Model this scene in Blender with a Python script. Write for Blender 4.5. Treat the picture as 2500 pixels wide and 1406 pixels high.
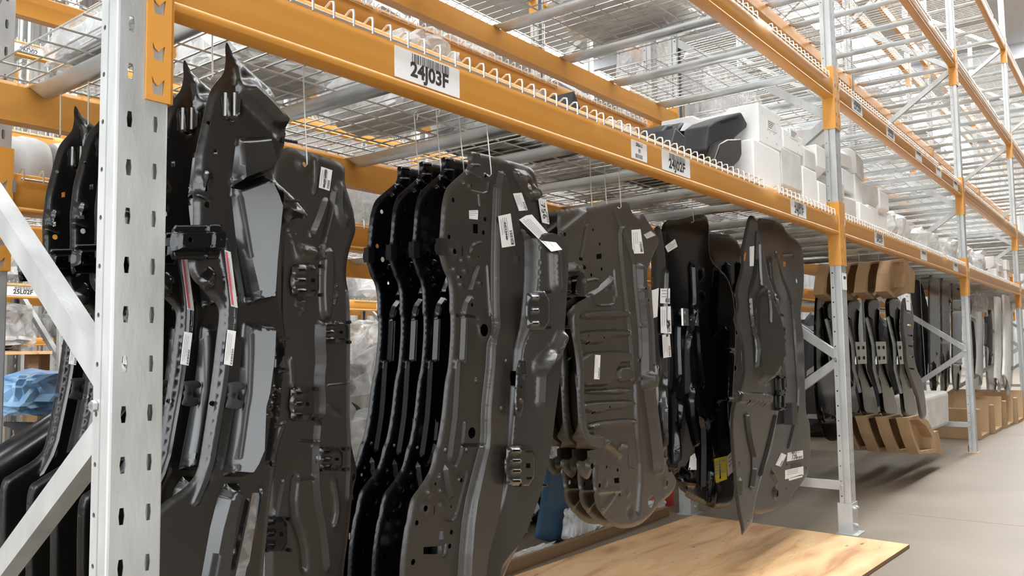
import bpy, bmesh, math, random
import numpy as np
from mathutils import Vector, Matrix
from mathutils.geometry import delaunay_2d_cdt

for o in list(bpy.data.objects):
    bpy.data.objects.remove(o)
SC = bpy.context.scene
COL = SC.collection
R = math.radians

# ------------------------------------------------------------------ camera
FPX = 1991.17                                   # focal length in pixels of the 2500 px wide frame
CAM = Vector((1.2159, -0.6328, 0.9542))
FW = Vector((-0.61253, 0.78706, 0.07293)).normalized()
_r0 = FW.cross(Vector((0, 0, 1))).normalized(); _u0 = _r0.cross(FW)
RT = (_r0 * math.cos(-0.014) + _u0 * math.sin(-0.014)).normalized()
UP = RT.cross(FW).normalized()
cam_data = bpy.data.cameras.new('camera'); cam = bpy.data.objects.new('camera', cam_data); COL.objects.link(cam)
cam_data.sensor_width = 36.0; cam_data.lens = FPX / 2500 * 36.0; cam_data.clip_start = 0.02; cam_data.clip_end = 200
cam.matrix_world = Matrix(((RT.x, UP.x, -FW.x, CAM.x), (RT.y, UP.y, -FW.y, CAM.y), (RT.z, UP.z, -FW.z, CAM.z), (0, 0, 0, 1)))
SC.camera = cam

# ------------------------------------------------------------------ world, lights, exposure
SC.view_settings.view_transform = 'Standard'; SC.view_settings.look = 'None'
SC.view_settings.exposure = 0.48; SC.view_settings.gamma = 1.0; SC.view_settings.use_curve_mapping = False
W = bpy.data.worlds.new('overcast_sky'); SC.world = W; W.use_nodes = True
W.node_tree.nodes['Background'].inputs[0].default_value = (0.93, 0.97, 1.0, 1)
W.node_tree.nodes['Background'].inputs[1].default_value = 4.0
SKYLIGHT_STRENGTH = 14.5

# ------------------------------------------------------------------ helpers
def at(px, py, x):
    """pixel of the 2500x1406 frame -> point on the plane x = const"""
    d = FW + RT * ((px - 1250) / FPX) - UP * ((py - 703) / FPX)
    return CAM + d * ((x - CAM.x) / d.x)
def atz(px, py, z):
    d = FW + RT * ((px - 1250) / FPX) - UP * ((py - 703) / FPX)
    return CAM + d * ((z - CAM.z) / d.z)
def yz(pts, x):
    return [(lambda q: (q.y, q.z))(at(a, b, x)) for a, b in pts]

class MB:
    def __init__(s): s.v = []; s.f = []; s.m = []
    def add(s, vs, fs, mi=0):
        b = len(s.v); s.v += [tuple(v) for v in vs]
        for f in fs: s.f.append(tuple(b + i for i in f)); s.m.append(mi)
        return s
    def box(s, a, b, mi=0):
        (x0, y0, z0), (x1, y1, z1) = a, b
        return s.add([(x0, y0, z0), (x1, y0, z0), (x1, y1, z0), (x0, y1, z0), (x0, y0, z1), (x1, y0, z1), (x1, y1, z1), (x0, y1, z1)],
                     [(3, 2, 1, 0), (4, 5, 6, 7), (0, 1, 5, 4), (1, 2, 6, 5), (2, 3, 7, 6), (3, 0, 4, 7)], mi)
    def frame_box(s, c, ax, ay, az, mi=0):
        c, ax, ay, az = map(Vector, (c, ax, ay, az)); vs = []
        for k in (-1, 1):
            for i, j in ((-1, -1), (1, -1), (1, 1), (-1, 1)): vs.append(c + ax * i + ay * j + az * k)
        return s.add(vs, [(3, 2, 1, 0), (4, 5, 6, 7), (0, 1, 5, 4), (1, 2, 6, 5), (2, 3, 7, 6), (3, 0, 4, 7)], mi)
    def tube(s, pts, r, n=8, caps=True, mi=0, closed=False):
        pts = [Vector(p) for p in pts]; rs = r if isinstance(r, (list, tuple)) else [r] * len(pts)
        N = len(pts); vs = []; prev = None
        for i, p in enumerate(pts):
            if closed: t = pts[(i + 1) % N] - pts[i - 1]
            else: t = pts[min(i + 1, N - 1)] - pts[max(i - 1, 0)]
            t.normalize()
            if prev is None:
                a = Vector((0, 0, 1)) if abs(t.z) < 0.9 else Vector((1, 0, 0)); a = (a - t * a.dot(t)).normalized()
            else: a = (prev - t * prev.dot(t)).normalized()
            prev = a; b = t.cross(a)
            for k in range(n):
                q = 2 * math.pi * k / n; vs.append(p + (a * math.cos(q) + b * math.sin(q)) * rs[i])
        fs = []
        for i in range(N if closed else N - 1):
            j = (i + 1) % N
            for k in range(n): fs.append((i * n + k, i * n + (k + 1) % n, j * n + (k + 1) % n, j * n + k))
        if caps and not closed: fs += [tuple(range(n))[::-1], tuple((N - 1) * n + k for k in range(n))]
        return s.add(vs, fs, mi)
    def prism(s, poly, fn, t0, t1, mi=0):
        """poly of 2-D points swept from t0 to t1, fn(u, v, t) -> point; any simple outline"""
        n = len(poly); vs = [fn(u, v, t0) for u, v in poly] + [fn(u, v, t1) for u, v in poly]
        fs = [(i, (i + 1) % n, n + (i + 1) % n, n + i) for i in range(n)]
        fs += [tuple(range(n))[::-1], tuple(range(n, 2 * n))]
        return s.add(vs, fs, mi)
    def build(s, name, mats, parent=None, smooth=40, fix=True):
        me = bpy.data.meshes.new(name)
        off = Vector((0, 0, 0))
        q = parent
        while q is not None: off += Vector(q.location); q = q.parent
        me.from_pydata([tuple(Vector(v) - off) for v in s.v], [], s.f)
        if not isinstance(mats, (list, tuple)): mats = [mats]
        for m in mats: me.materials.append(m)
        if len(mats) > 1: me.polygons.foreach_set('material_index', s.m)
        if fix:
            bm = bmesh.new(); bm.from_mesh(me); bmesh.ops.recalc_face_normals(bm, faces=bm.faces[:]); bm.to_mesh(me); bm.free()
        if smooth:
            me.shade_smooth(); me.set_sharp_from_angle(angle=R(smooth))
        return link(name, me, parent)

def link(name, me, parent=None, loc=(0, 0, 0)):
    o = bpy.data.objects.new(name, me); COL.objects.link(o); o.location = loc
    if parent is not None: o.parent = parent
    return o
def tag(o, label, cat, group=None):
    o['label'] = label; o['category'] = cat
    if group: o['group'] = group
    return o
def struct(o):
    o['kind'] = 'structure'; return o
def thing(name, label, cat, loc=(0, 0, 0), group=None):
    o = bpy.data.objects.new(name, None); COL.objects.link(o); o.location = loc; o.empty_display_size = 0.05
    return tag(o, label, cat, group)
def clone(root, loc=None, label=None, group=None, rotz=None):
    c = root.copy(); COL.objects.link(c)
    if loc is not None: c.location = loc
    if rotz is not None: c.rotation_euler = (0, 0, rotz)
    if label: c['label'] = label
    if group: c['group'] = group
    for ch in root.children:
        d = ch.copy(); COL.objects.link(d); d.parent = c
        for g in ch.children:
            e = g.copy(); COL.objects.link(e); e.parent = d
    return c

# ---- planar sheets with holes
def inside(P, poly):
    P = np.asarray(P); x = P[:, 0]; y = P[:, 1]; r = np.zeros(len(P), bool)
    n = len(poly)
    for i in range(n):
        x0, y0 = poly[i]; x1, y1 = poly[(i + 1) % n]
        if y0 == y1: continue
        c = ((y0 > y) != (y1 > y)) & (x < (x1 - x0) * (y - y0) / (y1 - y0) + x0); r ^= c
    return r
def segdist(P, line, closed=False):
    P = np.asarray(P); d = np.full(len(P), 1e9); n = len(line)
    for i in range(n if closed else n - 1):
        a = np.array(line[i]); b = np.array(line[(i + 1) % n]); ab = b - a; L = max(ab @ ab, 1e-12)
        t = np.clip(((P - a) @ ab) / L, 0, 1); q = P - a - t[:, None] * ab
        d = np.minimum(d, np.hypot(q[:, 0], q[:, 1]))
    return d
def circle(c, r, n=12, sx=1.0, sy=1.0):
    return [(c[0] + r * sx * math.cos(2 * math.pi * i / n), c[1] + r * sy * math.sin(2 * math.pi * i / n)) for i in range(n)]
def cdt(outline, holes=(), extra=()):
    vs = [Vector(p) for p in outline]; es = [(i, (i + 1) % len(outline)) for i in range(len(outline))]
    for h in holes:
        b = len(vs); vs += [Vector(p) for p in h]; es += [(b + i, b + (i + 1) % len(h)) for i in range(len(h))]
    vs += [Vector(p) for p in extra]
    ov, oe, of, *_ = delaunay_2d_cdt(vs, es, [], 0, 1e-6)
    V = np.array([(v.x, v.y) for v in ov]); T = np.array([f for f in of if len(f) == 3])
    c = V[T].mean(axis=1); k = inside(c, outline)
    for h in holes: k &= ~inside(c, h)
    return V, T[k]
def solid_from(V3f, V3b, T):
    """front and back vertex arrays + triangles -> closed shell (verts, faces)"""
    n = len(V3f); e = {}
    for a, b, c in T:
        for p, q in ((a, b), (b, c), (c, a)):
            e[(p, q)] = e.get((p, q), 0) + 1
    fs = [tuple(int(i) for i in t) for t in T] + [tuple(int(i) + n for i in t[::-1]) for t in T]
    for (p, q) in e:
        if (q, p) not in e: fs.append((int(q), int(p), int(p) + n, int(q) + n))
    return [tuple(v) for v in V3f] + [tuple(v) for v in V3b], fs
def plate(mb, outline, holes, fn, t0, t1, mi=0):
    V, T = cdt(outline, holes)
    f = [fn(a, b, t0) for a, b in V]; k = [fn(a, b, t1) for a, b in V]
    vs, fs = solid_from(f, k, T); mb.add(vs, fs, mi)

# ------------------------------------------------------------------ materials
def material(name, col, rough=0.5, metal=0.0, **kw):
    m = bpy.data.materials.new(name); m.use_nodes = True
    b = m.node_tree.nodes['Principled BSDF']
    b.inputs['Base Color'].default_value = (*col, 1); b.inputs['Roughness'].default_value = rough; b.inputs['Metallic'].default_value = metal
    for k, v in kw.items(): b.inputs[k].default_value = v
    return m
def vary(m, cols, scale=8.0, detail=4.0, stretch=(1, 1, 1), rough=None, bump=0.0, bscale=None, pos=(0.3, 0.7)):
    """noise between the colours in cols, optional roughness range and bump"""
    nt = m.node_tree; N = nt.nodes; L = nt.links; b = N['Principled BSDF']
    tc = N.new('ShaderNodeTexCoord'); mp = N.new('ShaderNodeMapping'); mp.inputs['Scale'].default_value = stretch
    L.new(tc.outputs['Object'], mp.inputs[0])
    nz = N.new('ShaderNodeTexNoise'); nz.inputs['Scale'].default_value = scale; nz.inputs['Detail'].default_value = detail
    L.new(mp.outputs[0], nz.inputs['Vector'])
    rp = N.new('ShaderNodeValToRGB'); rp.color_ramp.elements[0].position = pos[0]; rp.color_ramp.elements[1].position = pos[1]
    rp.color_ramp.elements[0].color = (*cols[0], 1); rp.color_ramp.elements[1].color = (*cols[-1], 1)
    for i, c in enumerate(cols[1:-1]):
        e = rp.color_ramp.elements.new(pos[0] + (pos[1] - pos[0]) * (i + 1) / (len(cols) - 1)); e.color = (*c, 1)
    L.new(nz.outputs['Fac'], rp.inputs[0]); L.new(rp.outputs[0], b.inputs['Base Color'])
    if rough:
        mr = N.new('ShaderNodeMapRange'); mr.inputs['To Min'].default_value = rough[0]; mr.inputs['To Max'].default_value = rough[1]
        L.new(nz.outputs['Fac'], mr.inputs['Value']); L.new(mr.outputs[0], b.inputs['Roughness'])
    if bump:
        n2 = nz
        if bscale:
            n2 = N.new('ShaderNodeTexNoise'); n2.inputs['Scale'].default_value = bscale; n2.inputs['Detail'].default_value = 3; L.new(mp.outputs[0], n2.inputs['Vector'])
        bp = N.new('ShaderNodeBump'); bp.inputs['Strength'].default_value = bump; bp.inputs['Distance'].default_value = 0.01
        L.new(n2.outputs['Fac'], bp.inputs['Height']); L.new(bp.outputs[0], b.inputs['Normal'])
    return m
M = {}
M['galv'] = vary(material('galvanised_steel', (0.6, 0.62, 0.62), 0.42, 0.55), [(0.42, 0.43, 0.425), (0.56, 0.57, 0.565)], 14, 5, (1, 1, 0.35), (0.34, 0.55), 0.06, 90)
M['zinc'] = vary(material('bright_zinc', (0.6, 0.63, 0.64), 0.3, 0.8), [(0.52, 0.56, 0.57), (0.72, 0.75, 0.76)], 20, 3, (0.4, 1, 1), (0.22, 0.42))
M['wire'] = material('zinc_wire', (0.62, 0.62, 0.60), 0.32, 0.75)
M['orange'] = vary(material('orange_paint', (0.72, 0.32, 0.05), 0.34), [(0.60, 0.265, 0.045), (0.67, 0.315, 0.06)], 5, 5, (1, 0.4, 1), (0.27, 0.4), 0.03, 160)
M['black'] = vary(material('black_primer', (0.02, 0.019, 0.018), 0.3, 0.0, **{'Specular IOR Level': 0.65, 'Coat Weight': 0.45, 'Coat Roughness': 0.10}), [(0.003, 0.0027, 0.0025), (0.0055, 0.0048, 0.0042)], 7, 4, (1, 1, 1), (0.26, 0.38), 0.02, 60)
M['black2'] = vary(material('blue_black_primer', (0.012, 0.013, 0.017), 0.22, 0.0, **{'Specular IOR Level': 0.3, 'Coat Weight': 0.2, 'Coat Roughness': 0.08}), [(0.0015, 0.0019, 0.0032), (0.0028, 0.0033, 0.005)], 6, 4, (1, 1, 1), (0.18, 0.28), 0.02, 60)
M['brown'] = vary(material('warm_black_primer', (0.04, 0.034, 0.029), 0.34, 0.0, **{'Specular IOR Level': 0.45, 'Coat Weight': 0.25, 'Coat Roughness': 0.16}), [(0.022, 0.018, 0.015), (0.032, 0.026, 0.021)], 5, 4, (1, 1, 1), (0.30, 0.42), 0.02, 60)
M['brown2'] = vary(material('tan_black_primer', (0.05, 0.042, 0.035), 0.38, 0.0, **{'Specular IOR Level': 0.45, 'Coat Weight': 0.2, 'Coat Roughness': 0.2}), [(0.040, 0.033, 0.027), (0.054, 0.045, 0.037)], 5, 4, (1, 1, 1), (0.32, 0.45), 0.02, 60)
M['plastic'] = vary(material('black_plastic', (0.03, 0.03, 0.033), 0.55), [(0.024, 0.024, 0.027), (0.04, 0.04, 0.044)], 12, 4, (1, 1, 1), (0.45, 0.65), 0.1, 120)
M['hole'] = material('dark_recess', (0.006, 0.006, 0.006), 0.8)
M['foam'] = vary(material('white_foam', (0.83, 0.83, 0.81), 0.75), [(0.86, 0.855, 0.84), (0.93, 0.93, 0.92)], 9, 5, (1, 1, 1), None, 0.12, 140)
M['foam2'] = vary(material('grey_white_foam', (0.7, 0.69, 0.66), 0.8), [(0.60, 0.585, 0.55), (0.76, 0.75, 0.72)], 7, 5, (1, 1, 1), None, 0.15, 120)
M['paper'] = material('label_paper', (0.83, 0.81, 0.80), 0.5)
M['ink'] = material('label_ink', (0.03, 0.028, 0.03), 0.6)
M['greyink'] = material('grey_ink', (0.32, 0.33, 0.34), 0.6)
M['pink'] = material('pink_print', (0.75, 0.16, 0.20), 0.5)
M['yellow'] = material('yellow_paper', (0.55, 0.50, 0.03), 0.55)
M['red'] = material('red_plastic', (0.6, 0.05, 0.04), 0.4)
M['blue'] = vary(material('blue_film', (0.06, 0.2, 0.42), 0.3), [(0.05, 0.16, 0.36), (0.30, 0.5, 0.72)], 4, 5, (1, 1, 1), None, 0.3, 14)
M['card'] = vary(material('cardboard', (0.42, 0.27, 0.14), 0.8), [(0.36, 0.225, 0.115), (0.47, 0.31, 0.17)], 5, 5, (1, 1, 0.3), None, 0.08, 80)
M['white'] = material('white_paint', (0.8, 0.8, 0.78), 0.5)
M['greyfilm'] = vary(material('grey_foam_wrap', (0.5, 0.49, 0.47), 0.5), [(0.40, 0.39, 0.38), (0.66, 0.65, 0.63)], 5, 5, (1, 1, 0.4), (0.35, 0.6), 0.35, 18)
M['bolt'] = material('bolt_zinc', (0.7, 0.7, 0.68), 0.3, 0.9)
M['silver'] = material('silver_body_panel', (0.55, 0.56, 0.58), 0.35, 0.3)

def film(name, tint, alpha, rough=0.12, bump=0.6, scale=11):
    m = bpy.data.materials.new(name); m.use_nodes = True; nt = m.node_tree; N = nt.nodes; L = nt.links
    b = N['Principled BSDF']; b.inputs['Base Color'].default_value = (*tint, 1); b.inputs['Roughness'].default_value = rough
    out = N['Material Output']; tr = N.new('ShaderNodeBsdfTransparent'); mx = N.new('ShaderNodeMixShader')
    tc = N.new('ShaderNodeTexCoord'); nz = N.new('ShaderNodeTexNoise'); nz.inputs['Scale'].default_value = scale; nz.inputs['Detail'].default_value = 6
    nz.inputs['Distortion'].default_value = 1.2
    L.new(tc.outputs['Object'], nz.inputs['Vector'])
    bp = N.new('ShaderNodeBump'); bp.inputs['Strength'].default_value = bump; bp.inputs['Distance'].default_value = 0.03
    L.new(nz.outputs['Fac'], bp.inputs['Height']); L.new(bp.outputs[0], b.inputs['Normal'])
    mr = N.new('ShaderNodeMapRange'); mr.inputs['From Min'].default_value = 0.3; mr.inputs['From Max'].default_value = 0.7
    mr.inputs['To Min'].default_value = max(0, alpha - 0.22); mr.inputs['To Max'].default_value = min(1, alpha + 0.22)
    L.new(nz.outputs['Fac'], mr.inputs['Value']); L.new(mr.outputs[0], mx.inputs[0])
    L.new(tr.outputs[0], mx.inputs[1]); L.new(b.outputs[0], mx.inputs[2]); L.new(mx.outputs[0], out.inputs[0])
    return m
M['film'] = film('clear_plastic_film', (0.78, 0.79, 0.79), 0.45)
M['milky'] = film('milky_plastic_film', (0.82, 0.82, 0.80), 0.72, 0.2, 0.7, 9)

def emission(name, col, s):
    m = bpy.data.materials.new(name); m.use_nodes = True; nt = m.node_tree; nt.nodes.clear()
    e = nt.nodes.new('ShaderNodeEmission'); e.inputs[0].default_value = (*col, 1); e.inputs[1].default_value = s
    o = nt.nodes.new('ShaderNodeOutputMaterial'); nt.links.new(e.outputs[0], o.inputs[0]); return m
M['skylight'] = emission('backlit_skylight_sheet', (0.95, 0.98, 1.0), SKYLIGHT_STRENGTH)
M['roof'] = material('roof_sheet', (0.55, 0.57, 0.6), 0.6)

def concrete():
    m = material('concrete_floor', (0.4, 0.34, 0.28), 0.55); vary(m, [(0.145, 0.110, 0.075), (0.178, 0.140, 0.100), (0.21, 0.168, 0.125)], 1.6, 9, (1, 1, 1), (0.42, 0.62), 0.05, 60)
    return m
M['concrete'] = concrete()
def plywood():
    m = material('plywood_face', (0.62, 0.42, 0.24), 0.5); nt = m.node_tree; N = nt.nodes; L = nt.links; b = N['Principled BSDF']
    tc = N.new('ShaderNodeTexCoord'); mp = N.new('ShaderNodeMapping'); mp.inputs['Scale'].default_value = (5.5, 1.3, 1); mp.inputs['Rotation'].default_value = (0, 0, 0.15)
    L.new(tc.outputs['Object'], mp.inputs[0])
    n1 = N.new('ShaderNodeTexNoise'); n1.inputs['Scale'].default_value = 1.4; n1.inputs['Detail'].default_value = 8; n1.inputs['Distortion'].default_value = 1.6; L.new(mp.outputs[0], n1.inputs['Vector'])
    r1 = N.new('ShaderNodeValToRGB'); e = r1.color_ramp.elements; e[0].position = 0.28; e[0].color = (0.40, 0.20, 0.085, 1); e[1].position = 0.68; e[1].color = (0.70, 0.48, 0.26, 1)
    x = e.new(0.47); x.color = (0.60, 0.36, 0.17, 1); L.new(n1.outputs['Fac'], r1.inputs[0])
    n2 = N.new('ShaderNodeTexNoise'); n2.inputs['Scale'].default_value = 7; n2.inputs['Detail'].default_value = 3; L.new(mp.outputs[0], n2.inputs['Vector'])
    r2 = N.new('ShaderNodeValToRGB'); e = r2.color_ramp.elements; e[0].position = 0.68; e[0].color = (0, 0, 0, 1); e[1].position = 0.76; e[1].color = (1, 1, 1, 1); L.new(n2.outputs['Fac'], r2.inputs[0])
    mx = N.new('ShaderNodeMixRGB'); mx.inputs[2].default_value = (0.16, 0.07, 0.03, 1); L.new(r2.outputs[0], mx.inputs[0]); L.new(r1.outputs[0], mx.inputs[1]); L.new(mx.outputs[0], b.inputs['Base Color'])
    return m
M['ply'] = plywood()
M['plyedge'] = material('plywood_edge', (0.20, 0.115, 0.055), 0.8)
M['wall'] = vary(material('corrugated_wall_sheet', (0.45, 0.45, 0.43), 0.5), [(0.38, 0.38, 0.36), (0.5, 0.5, 0.48)], 2, 4)
M['tanwall'] = vary(material('tan_wall_sheet', (0.12, 0.10, 0.08), 0.6), [(0.10, 0.08, 0.06), (0.14, 0.115, 0.09)], 2, 4)

# ------------------------------------------------------------------ the building
P = 3.7            # bay pitch
WP = 0.084         # post width
D = 0.935          # rack depth
LEV = {'A': [1.615, 2.325, 3.48, 4.69], 'B': [1.44, 2.325, 3.48, 4.69], 'C': [1.46, 2.56, 3.22, 4.50]}
XROW = {'A': 0.0, 'B': -1.15, 'C': -5.1}
Y0ROW = {'A': 0.0, 'B': 0.2, 'C': -1.6}

mb = MB(); mb.box((-13.6, -9, -0.12), (7, 34, 0)); struct(mb.build('floor', M['concrete'], smooth=0))
def corrugated(name, p0, p1, z0, z1, n_off, pitch=0.19, depth=0.04, mat='wall'):
    """wall of trapezoidal sheet from p0 to p1 (plan points), bulging along n_off"""
    p0 = Vector(p0); p1 = Vector(p1); L = (p1 - p0).length; d = (p1 - p0) / L; nrm = Vector(n_off)
    prof = []; s_ = 0.0
    while s_ < L:
        for a, h in ((0, 0), (0.40, 0), (0.52, 1), (0.88, 1), (1.0, 0)):
            q = s_ + a * pitch
            if q <= L: prof.append(p0 + d * q + nrm * depth * h)
        s_ += pitch
    m = MB(); n = len(prof)
    vs = [(p.x, p.y, z0) for p in prof] + [(p.x, p.y, z1) for p in prof]
    m.add(vs, [(i, i + 1, n + i + 1, n + i) for i in range(n - 1)])
    return struct(m.build(name, M[mat], smooth=0, fix=False))
corrugated('wall_left', (-13.4, -9), (-13.4, 34), 0, 8, (1, 0))
corrugated('wall_right', (6.2, 1.0), (6.2, 33.5), 0, 8, (-1, 0), mat='tanwall')
corrugated('wall_right_end', (6.2, -4.5), (6.2, -2.6), 0, 8, (-1, 0), mat='tanwall')      # between them an open loading bay
corrugated('wall_right_lintel', (6.2, -2.6), (6.2, 1.0), 3.0, 8, (-1, 0), mat='tanwall')
corrugated('wall_near', (-13.4, -4.5), (-3.4, -4.5), 0, 8, (0, 1))
corrugated('wall_near_end', (3.0, -4.5), (6.2, -4.5), 0, 8, (0, 1))
corrugated('wall_near_lintel', (-3.4, -4.5), (3.0, -4.5), 4.4, 8, (0, 1))
corrugated('wall_far', (-13.4, 33.5), (6.9, 33.5), 0, 8, (0, -1))
CZ = 7.6
mb = MB()
sky = [(-9.6, -8.9), (-4.0, -3.1), (-0.30, 1.55)]
xs = [-13.6] + [v for ab in sky for v in ab] + [7.0]
for i in range(0, len(xs), 2): mb.box((xs[i], -9, CZ), (xs[i + 1], 34, CZ + 0.06))
struct(mb.build('ceiling', M['roof'], smooth=0))
for i, (a, b) in enumerate(sky):
    mb = MB(); mb.box((a, -9, CZ + 0.01), (b, 34, CZ + 0.03)); struct(mb.build('window_%d' % (i + 1), M['skylight'], smooth=0))
for i in range(8):
    mb = MB(); y = -7 + i * 5.5
    mb.box((-13.4, y - 0.06, CZ - 0.35), (7, y + 0.06, CZ - 0.33)); mb.box((-13.4, y - 0.005, CZ - 0.33), (7, y + 0.005, CZ - 0.02)); mb.box((-13.4, y - 0.06, CZ - 0.02), (7, y + 0.06, CZ))
    struct(mb.build('trim_%d' % (i + 1), M['roof'], smooth=0))
# floor joints seen in the aisle are shallow grooves: thin dark inlays
for i, y in enumerate((4.35, 9.1, 13.9)):
    mb = MB(); mb.box((-13, y - 0.004, -0.002), (7, y + 0.004, 0.0006)); struct(mb.build('trim_%d' % (20 + i), material('floor_joint_%d' % i, (0.2, 0.17, 0.14), 0.9), smooth=0))

# ------------------------------------------------------------------ rack parts
def post_mesh(H=6.0):
    cell = 0.075; n = int(H / cell); h = WP / 2
    strips = [((0.0, -h + 0.004), (0.0, h - 0.004), 'hex')]
    for sgn in (1, -1):
        pr = [(0.0, h - 0.004), (-0.0012, h - 0.0012), (-0.004, h), (-0.026, h), (-0.029, h - 0.007), (-0.033, h - 0.007), (-0.035, h - 0.002), (-0.056, h - 0.002), (-0.056, 0.02)]
        pr = [(a, b * sgn) for a, b in pr]
        for k in range(len(pr) - 1): strips.append((pr[k], pr[k + 1], 'round' if k == 6 else None))
    m = MB()
    for (a, b, kind) in strips:
        a = Vector(a); b = Vector(b); w = (b - a).length; dd = (b - a) / w
        if kind is None:
            m.add([(a.x, a.y, 0), (b.x, b.y, 0), (b.x, b.y, n * cell), (a.x, a.y, n * cell)], [(0, 1, 2, 3)]); continue
        holes = []
        if kind == 'hex':
            for c in (w / 2 - 0.0205, w / 2 + 0.0205):
                holes.append([(c - 0.0032, 0.025), (c + 0.0032, 0.025), (c + 0.0047, 0.0375), (c + 0.0032, 0.05), (c - 0.0032, 0.05), (c - 0.0047, 0.0375)])
        else: holes.append(circle((w / 2, 0.0375), 0.0042, 8))
        V, T = cdt([(0, 0), (w, 0), (w, cell), (0, cell)], holes)
        for k in range(n):
            m.add([(a.x + dd.x * u, a.y + dd.y * u, v + k * cell) for u, v in V], [tuple(int(i) for i in t) for t in T])
    me = bpy.data.meshes.new('post'); me.from_pydata(m.v, [], m.f)
    bm = bmesh.new(); bm.from_mesh(me); bmesh.ops.remove_doubles(bm, verts=bm.verts[:], dist=1e-5); bm.normal_update()
    axis = Vector((-0.028, 0, 0))                     # turn every strip outwards so the sheet thickness grows inwards only
    for f in bm.faces:
        c = f.calc_center_median(); d = Vector((c.x - axis.x, c.y, 0))
        if f.normal.dot(d) < 0: f.normal_flip()
    bm.to_mesh(me); bm.free()
    o = bpy.data.objects.new('tmp', me); COL.objects.link(o)
    md = o.modifiers.new('s', 'SOLIDIFY'); md.thickness = 0.0022; md.offset = -1
    dg = bpy.context.evaluated_depsgraph_get(); res = bpy.data.meshes.new_from_object(o.evaluated_get(dg)); bpy.data.objects.remove(o)
    res.name = 'post'; res.materials.clear(); res.materials.append(M['galv']); return res
POST = post_mesh()

def channel(m, p0, p1, w, dpt, side, t=0.0022, lip=0.008):
    """lipped C-channel brace from p0 to p1: web faces `side` (unit), width w in the plane"""
    p0 = Vector(p0); p1 = Vector(p1); ax = (p1 - p0).normalized(); sd = Vector(side); wd = ax.cross(sd).normalized()
    prof = [(-w / 2, -dpt), (-w / 2, 0), (w / 2, 0), (w / 2, -dpt), (w / 2 - lip, -dpt), (w / 2 - lip, -dpt + t), (w / 2 - t, -dpt + t), (w / 2 - t, -t), (-w / 2 + t, -t), (-w / 2 + t, -dpt + t), (-w / 2 + lip, -dpt + t), (-w / 2 + lip, -dpt)]
    m.prism(prof, lambda u, v, s_: p0 + wd * u + sd * v + ax * s_, 0, (p1 - p0).length)

FZ = [0.875, 2.125, 3.375, 4.625]; RZ = [0.25, 1.50, 2.75, 4.0, 5.25]
def make_frame():
    f = thing('upright_frame', 'x', 'rack frame')
    fp = link('post', POST, f, (0, 0, 0))
    rp = link('post', POST, f, (-D, 0, 0)); rp.rotation_euler = (0, 0, math.pi)
    xa, xb = -0.045, -D + 0.045
    br = []
    for i, z in enumerate(FZ):
        br += [((xa, 0, z + 0.012), (xb, 0, RZ[i + 1] - 0.012)), ((xa, 0, z - 0.012), (xb, 0, RZ[i] + 0.012))]
    br.append(((xa, 0, 0.235), (xb, 0, 0.235)))
    for a, b in br:
        m = MB(); channel(m, (a[0], -0.018, a[2]), (b[0], -0.018, b[2]), 0.042, 0.034, (0, -1, 0)); m.build('brace', M['galv'], f, smooth=0)
    for x, zs in ((-0.046, FZ + [0.235]), (-D + 0.046, RZ)):
        for z in zs:
            m = MB(); e = 0.0475 if x > -0.1 and z < 1.0 else 0.0415
            m.tube([(x, -e, z), (x, e, z)], 0.005, 8); m.tube([(x, -e, z), (x, -e + 0.0065, z)], 0.009, 6); m.build('bolt', M['bolt'], f)
    return f
def foot(f, x, y, shoe, flip=1):
    m = MB()
    if shoe:
        m.box((x - 0.075 * 1, y - 0.068, 0), (x + 0.030, y + 0.068, 0.006))
        o = m.build('base_plate', M['galv'], f, smooth=0)
        m = MB(); t = 0.004; a, b, c, e = x - 0.066, x + 0.0045, y - 0.0475, y + 0.0475
        for q in (((b - t, c, 0.005), (b, e, 0.155)), ((a, c, 0.005), (b - t, c + t, 0.155)), ((a, e - t, 0.005), (b - t, e, 0.155))): m.box(*q)
        m.build('shoe', M['galv'], f, smooth=0)
        for yy, zz in ((-0.022, 0.13), (0.02, 0.13), (0.0, 0.045)):
            m = MB(); m.tube([(b - 0.002, y + yy, zz), (b + 0.009, y + yy, zz)], 0.008, 6); m.tube([(b, y + yy, zz), (b + 0.014, y + yy, zz)], 0.0045, 8); m.build('bolt', M['bolt'], f)
    else:
        m.box((x - 0.07, y - 0.06, 0), (x + 0.015, y + 0.06, 0.004)); m.box((x - 0.068, y - 0.046, 0.004), (x - 0.064, y + 0.046, 0.06)); m.build('base_plate', M['orange'], f, smooth=0)

frame0 = make_frame(); frame0['label'] = 'galvanised end upright frame with slotted post and diagonal braces beside black panels'
frame1 = clone(frame0, (0, P, 0), 'galvanised upright frame with bolted box foot beside the plywood sheet')
frame2 = clone(frame0, (0, 2 * P, 0), 'galvanised upright frame just past the cardboard-capped rails')
frame3 = clone(frame0, (0, 3 * P, 0), 'galvanised upright frame past the bagged bumper strips', 'far frames of the front rack')
frame4 = clone(frame0, (0, 4 * P, 0), 'galvanised upright frame at the far end of the front rack', 'far frames of the front rack')
for fr, sh in ((frame1, True), (frame0, True), (frame2, False), (frame3, False), (frame4, False)):
    for x in (0.0, -D + 0.062): foot(fr, x + fr.location.x, fr.location.y, sh)

# hand-drawn marker arrow on the near post
m = MB(); q_ = [(0.0006, -0.034, 1.668), (0.0006, -0.026, 1.671), (0.0006, -0.016, 1.668), (0.0006, -0.006, 1.662)]
m.tube(q_, 0.0009, 4); m.tube([(0.0006, -0.031, 1.676), (0.0006, -0.036, 1.669), (0.0006, -0.032, 1.661)], 0.0009, 4); m.build('marker_arrow', M['ink'], frame0)

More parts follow.
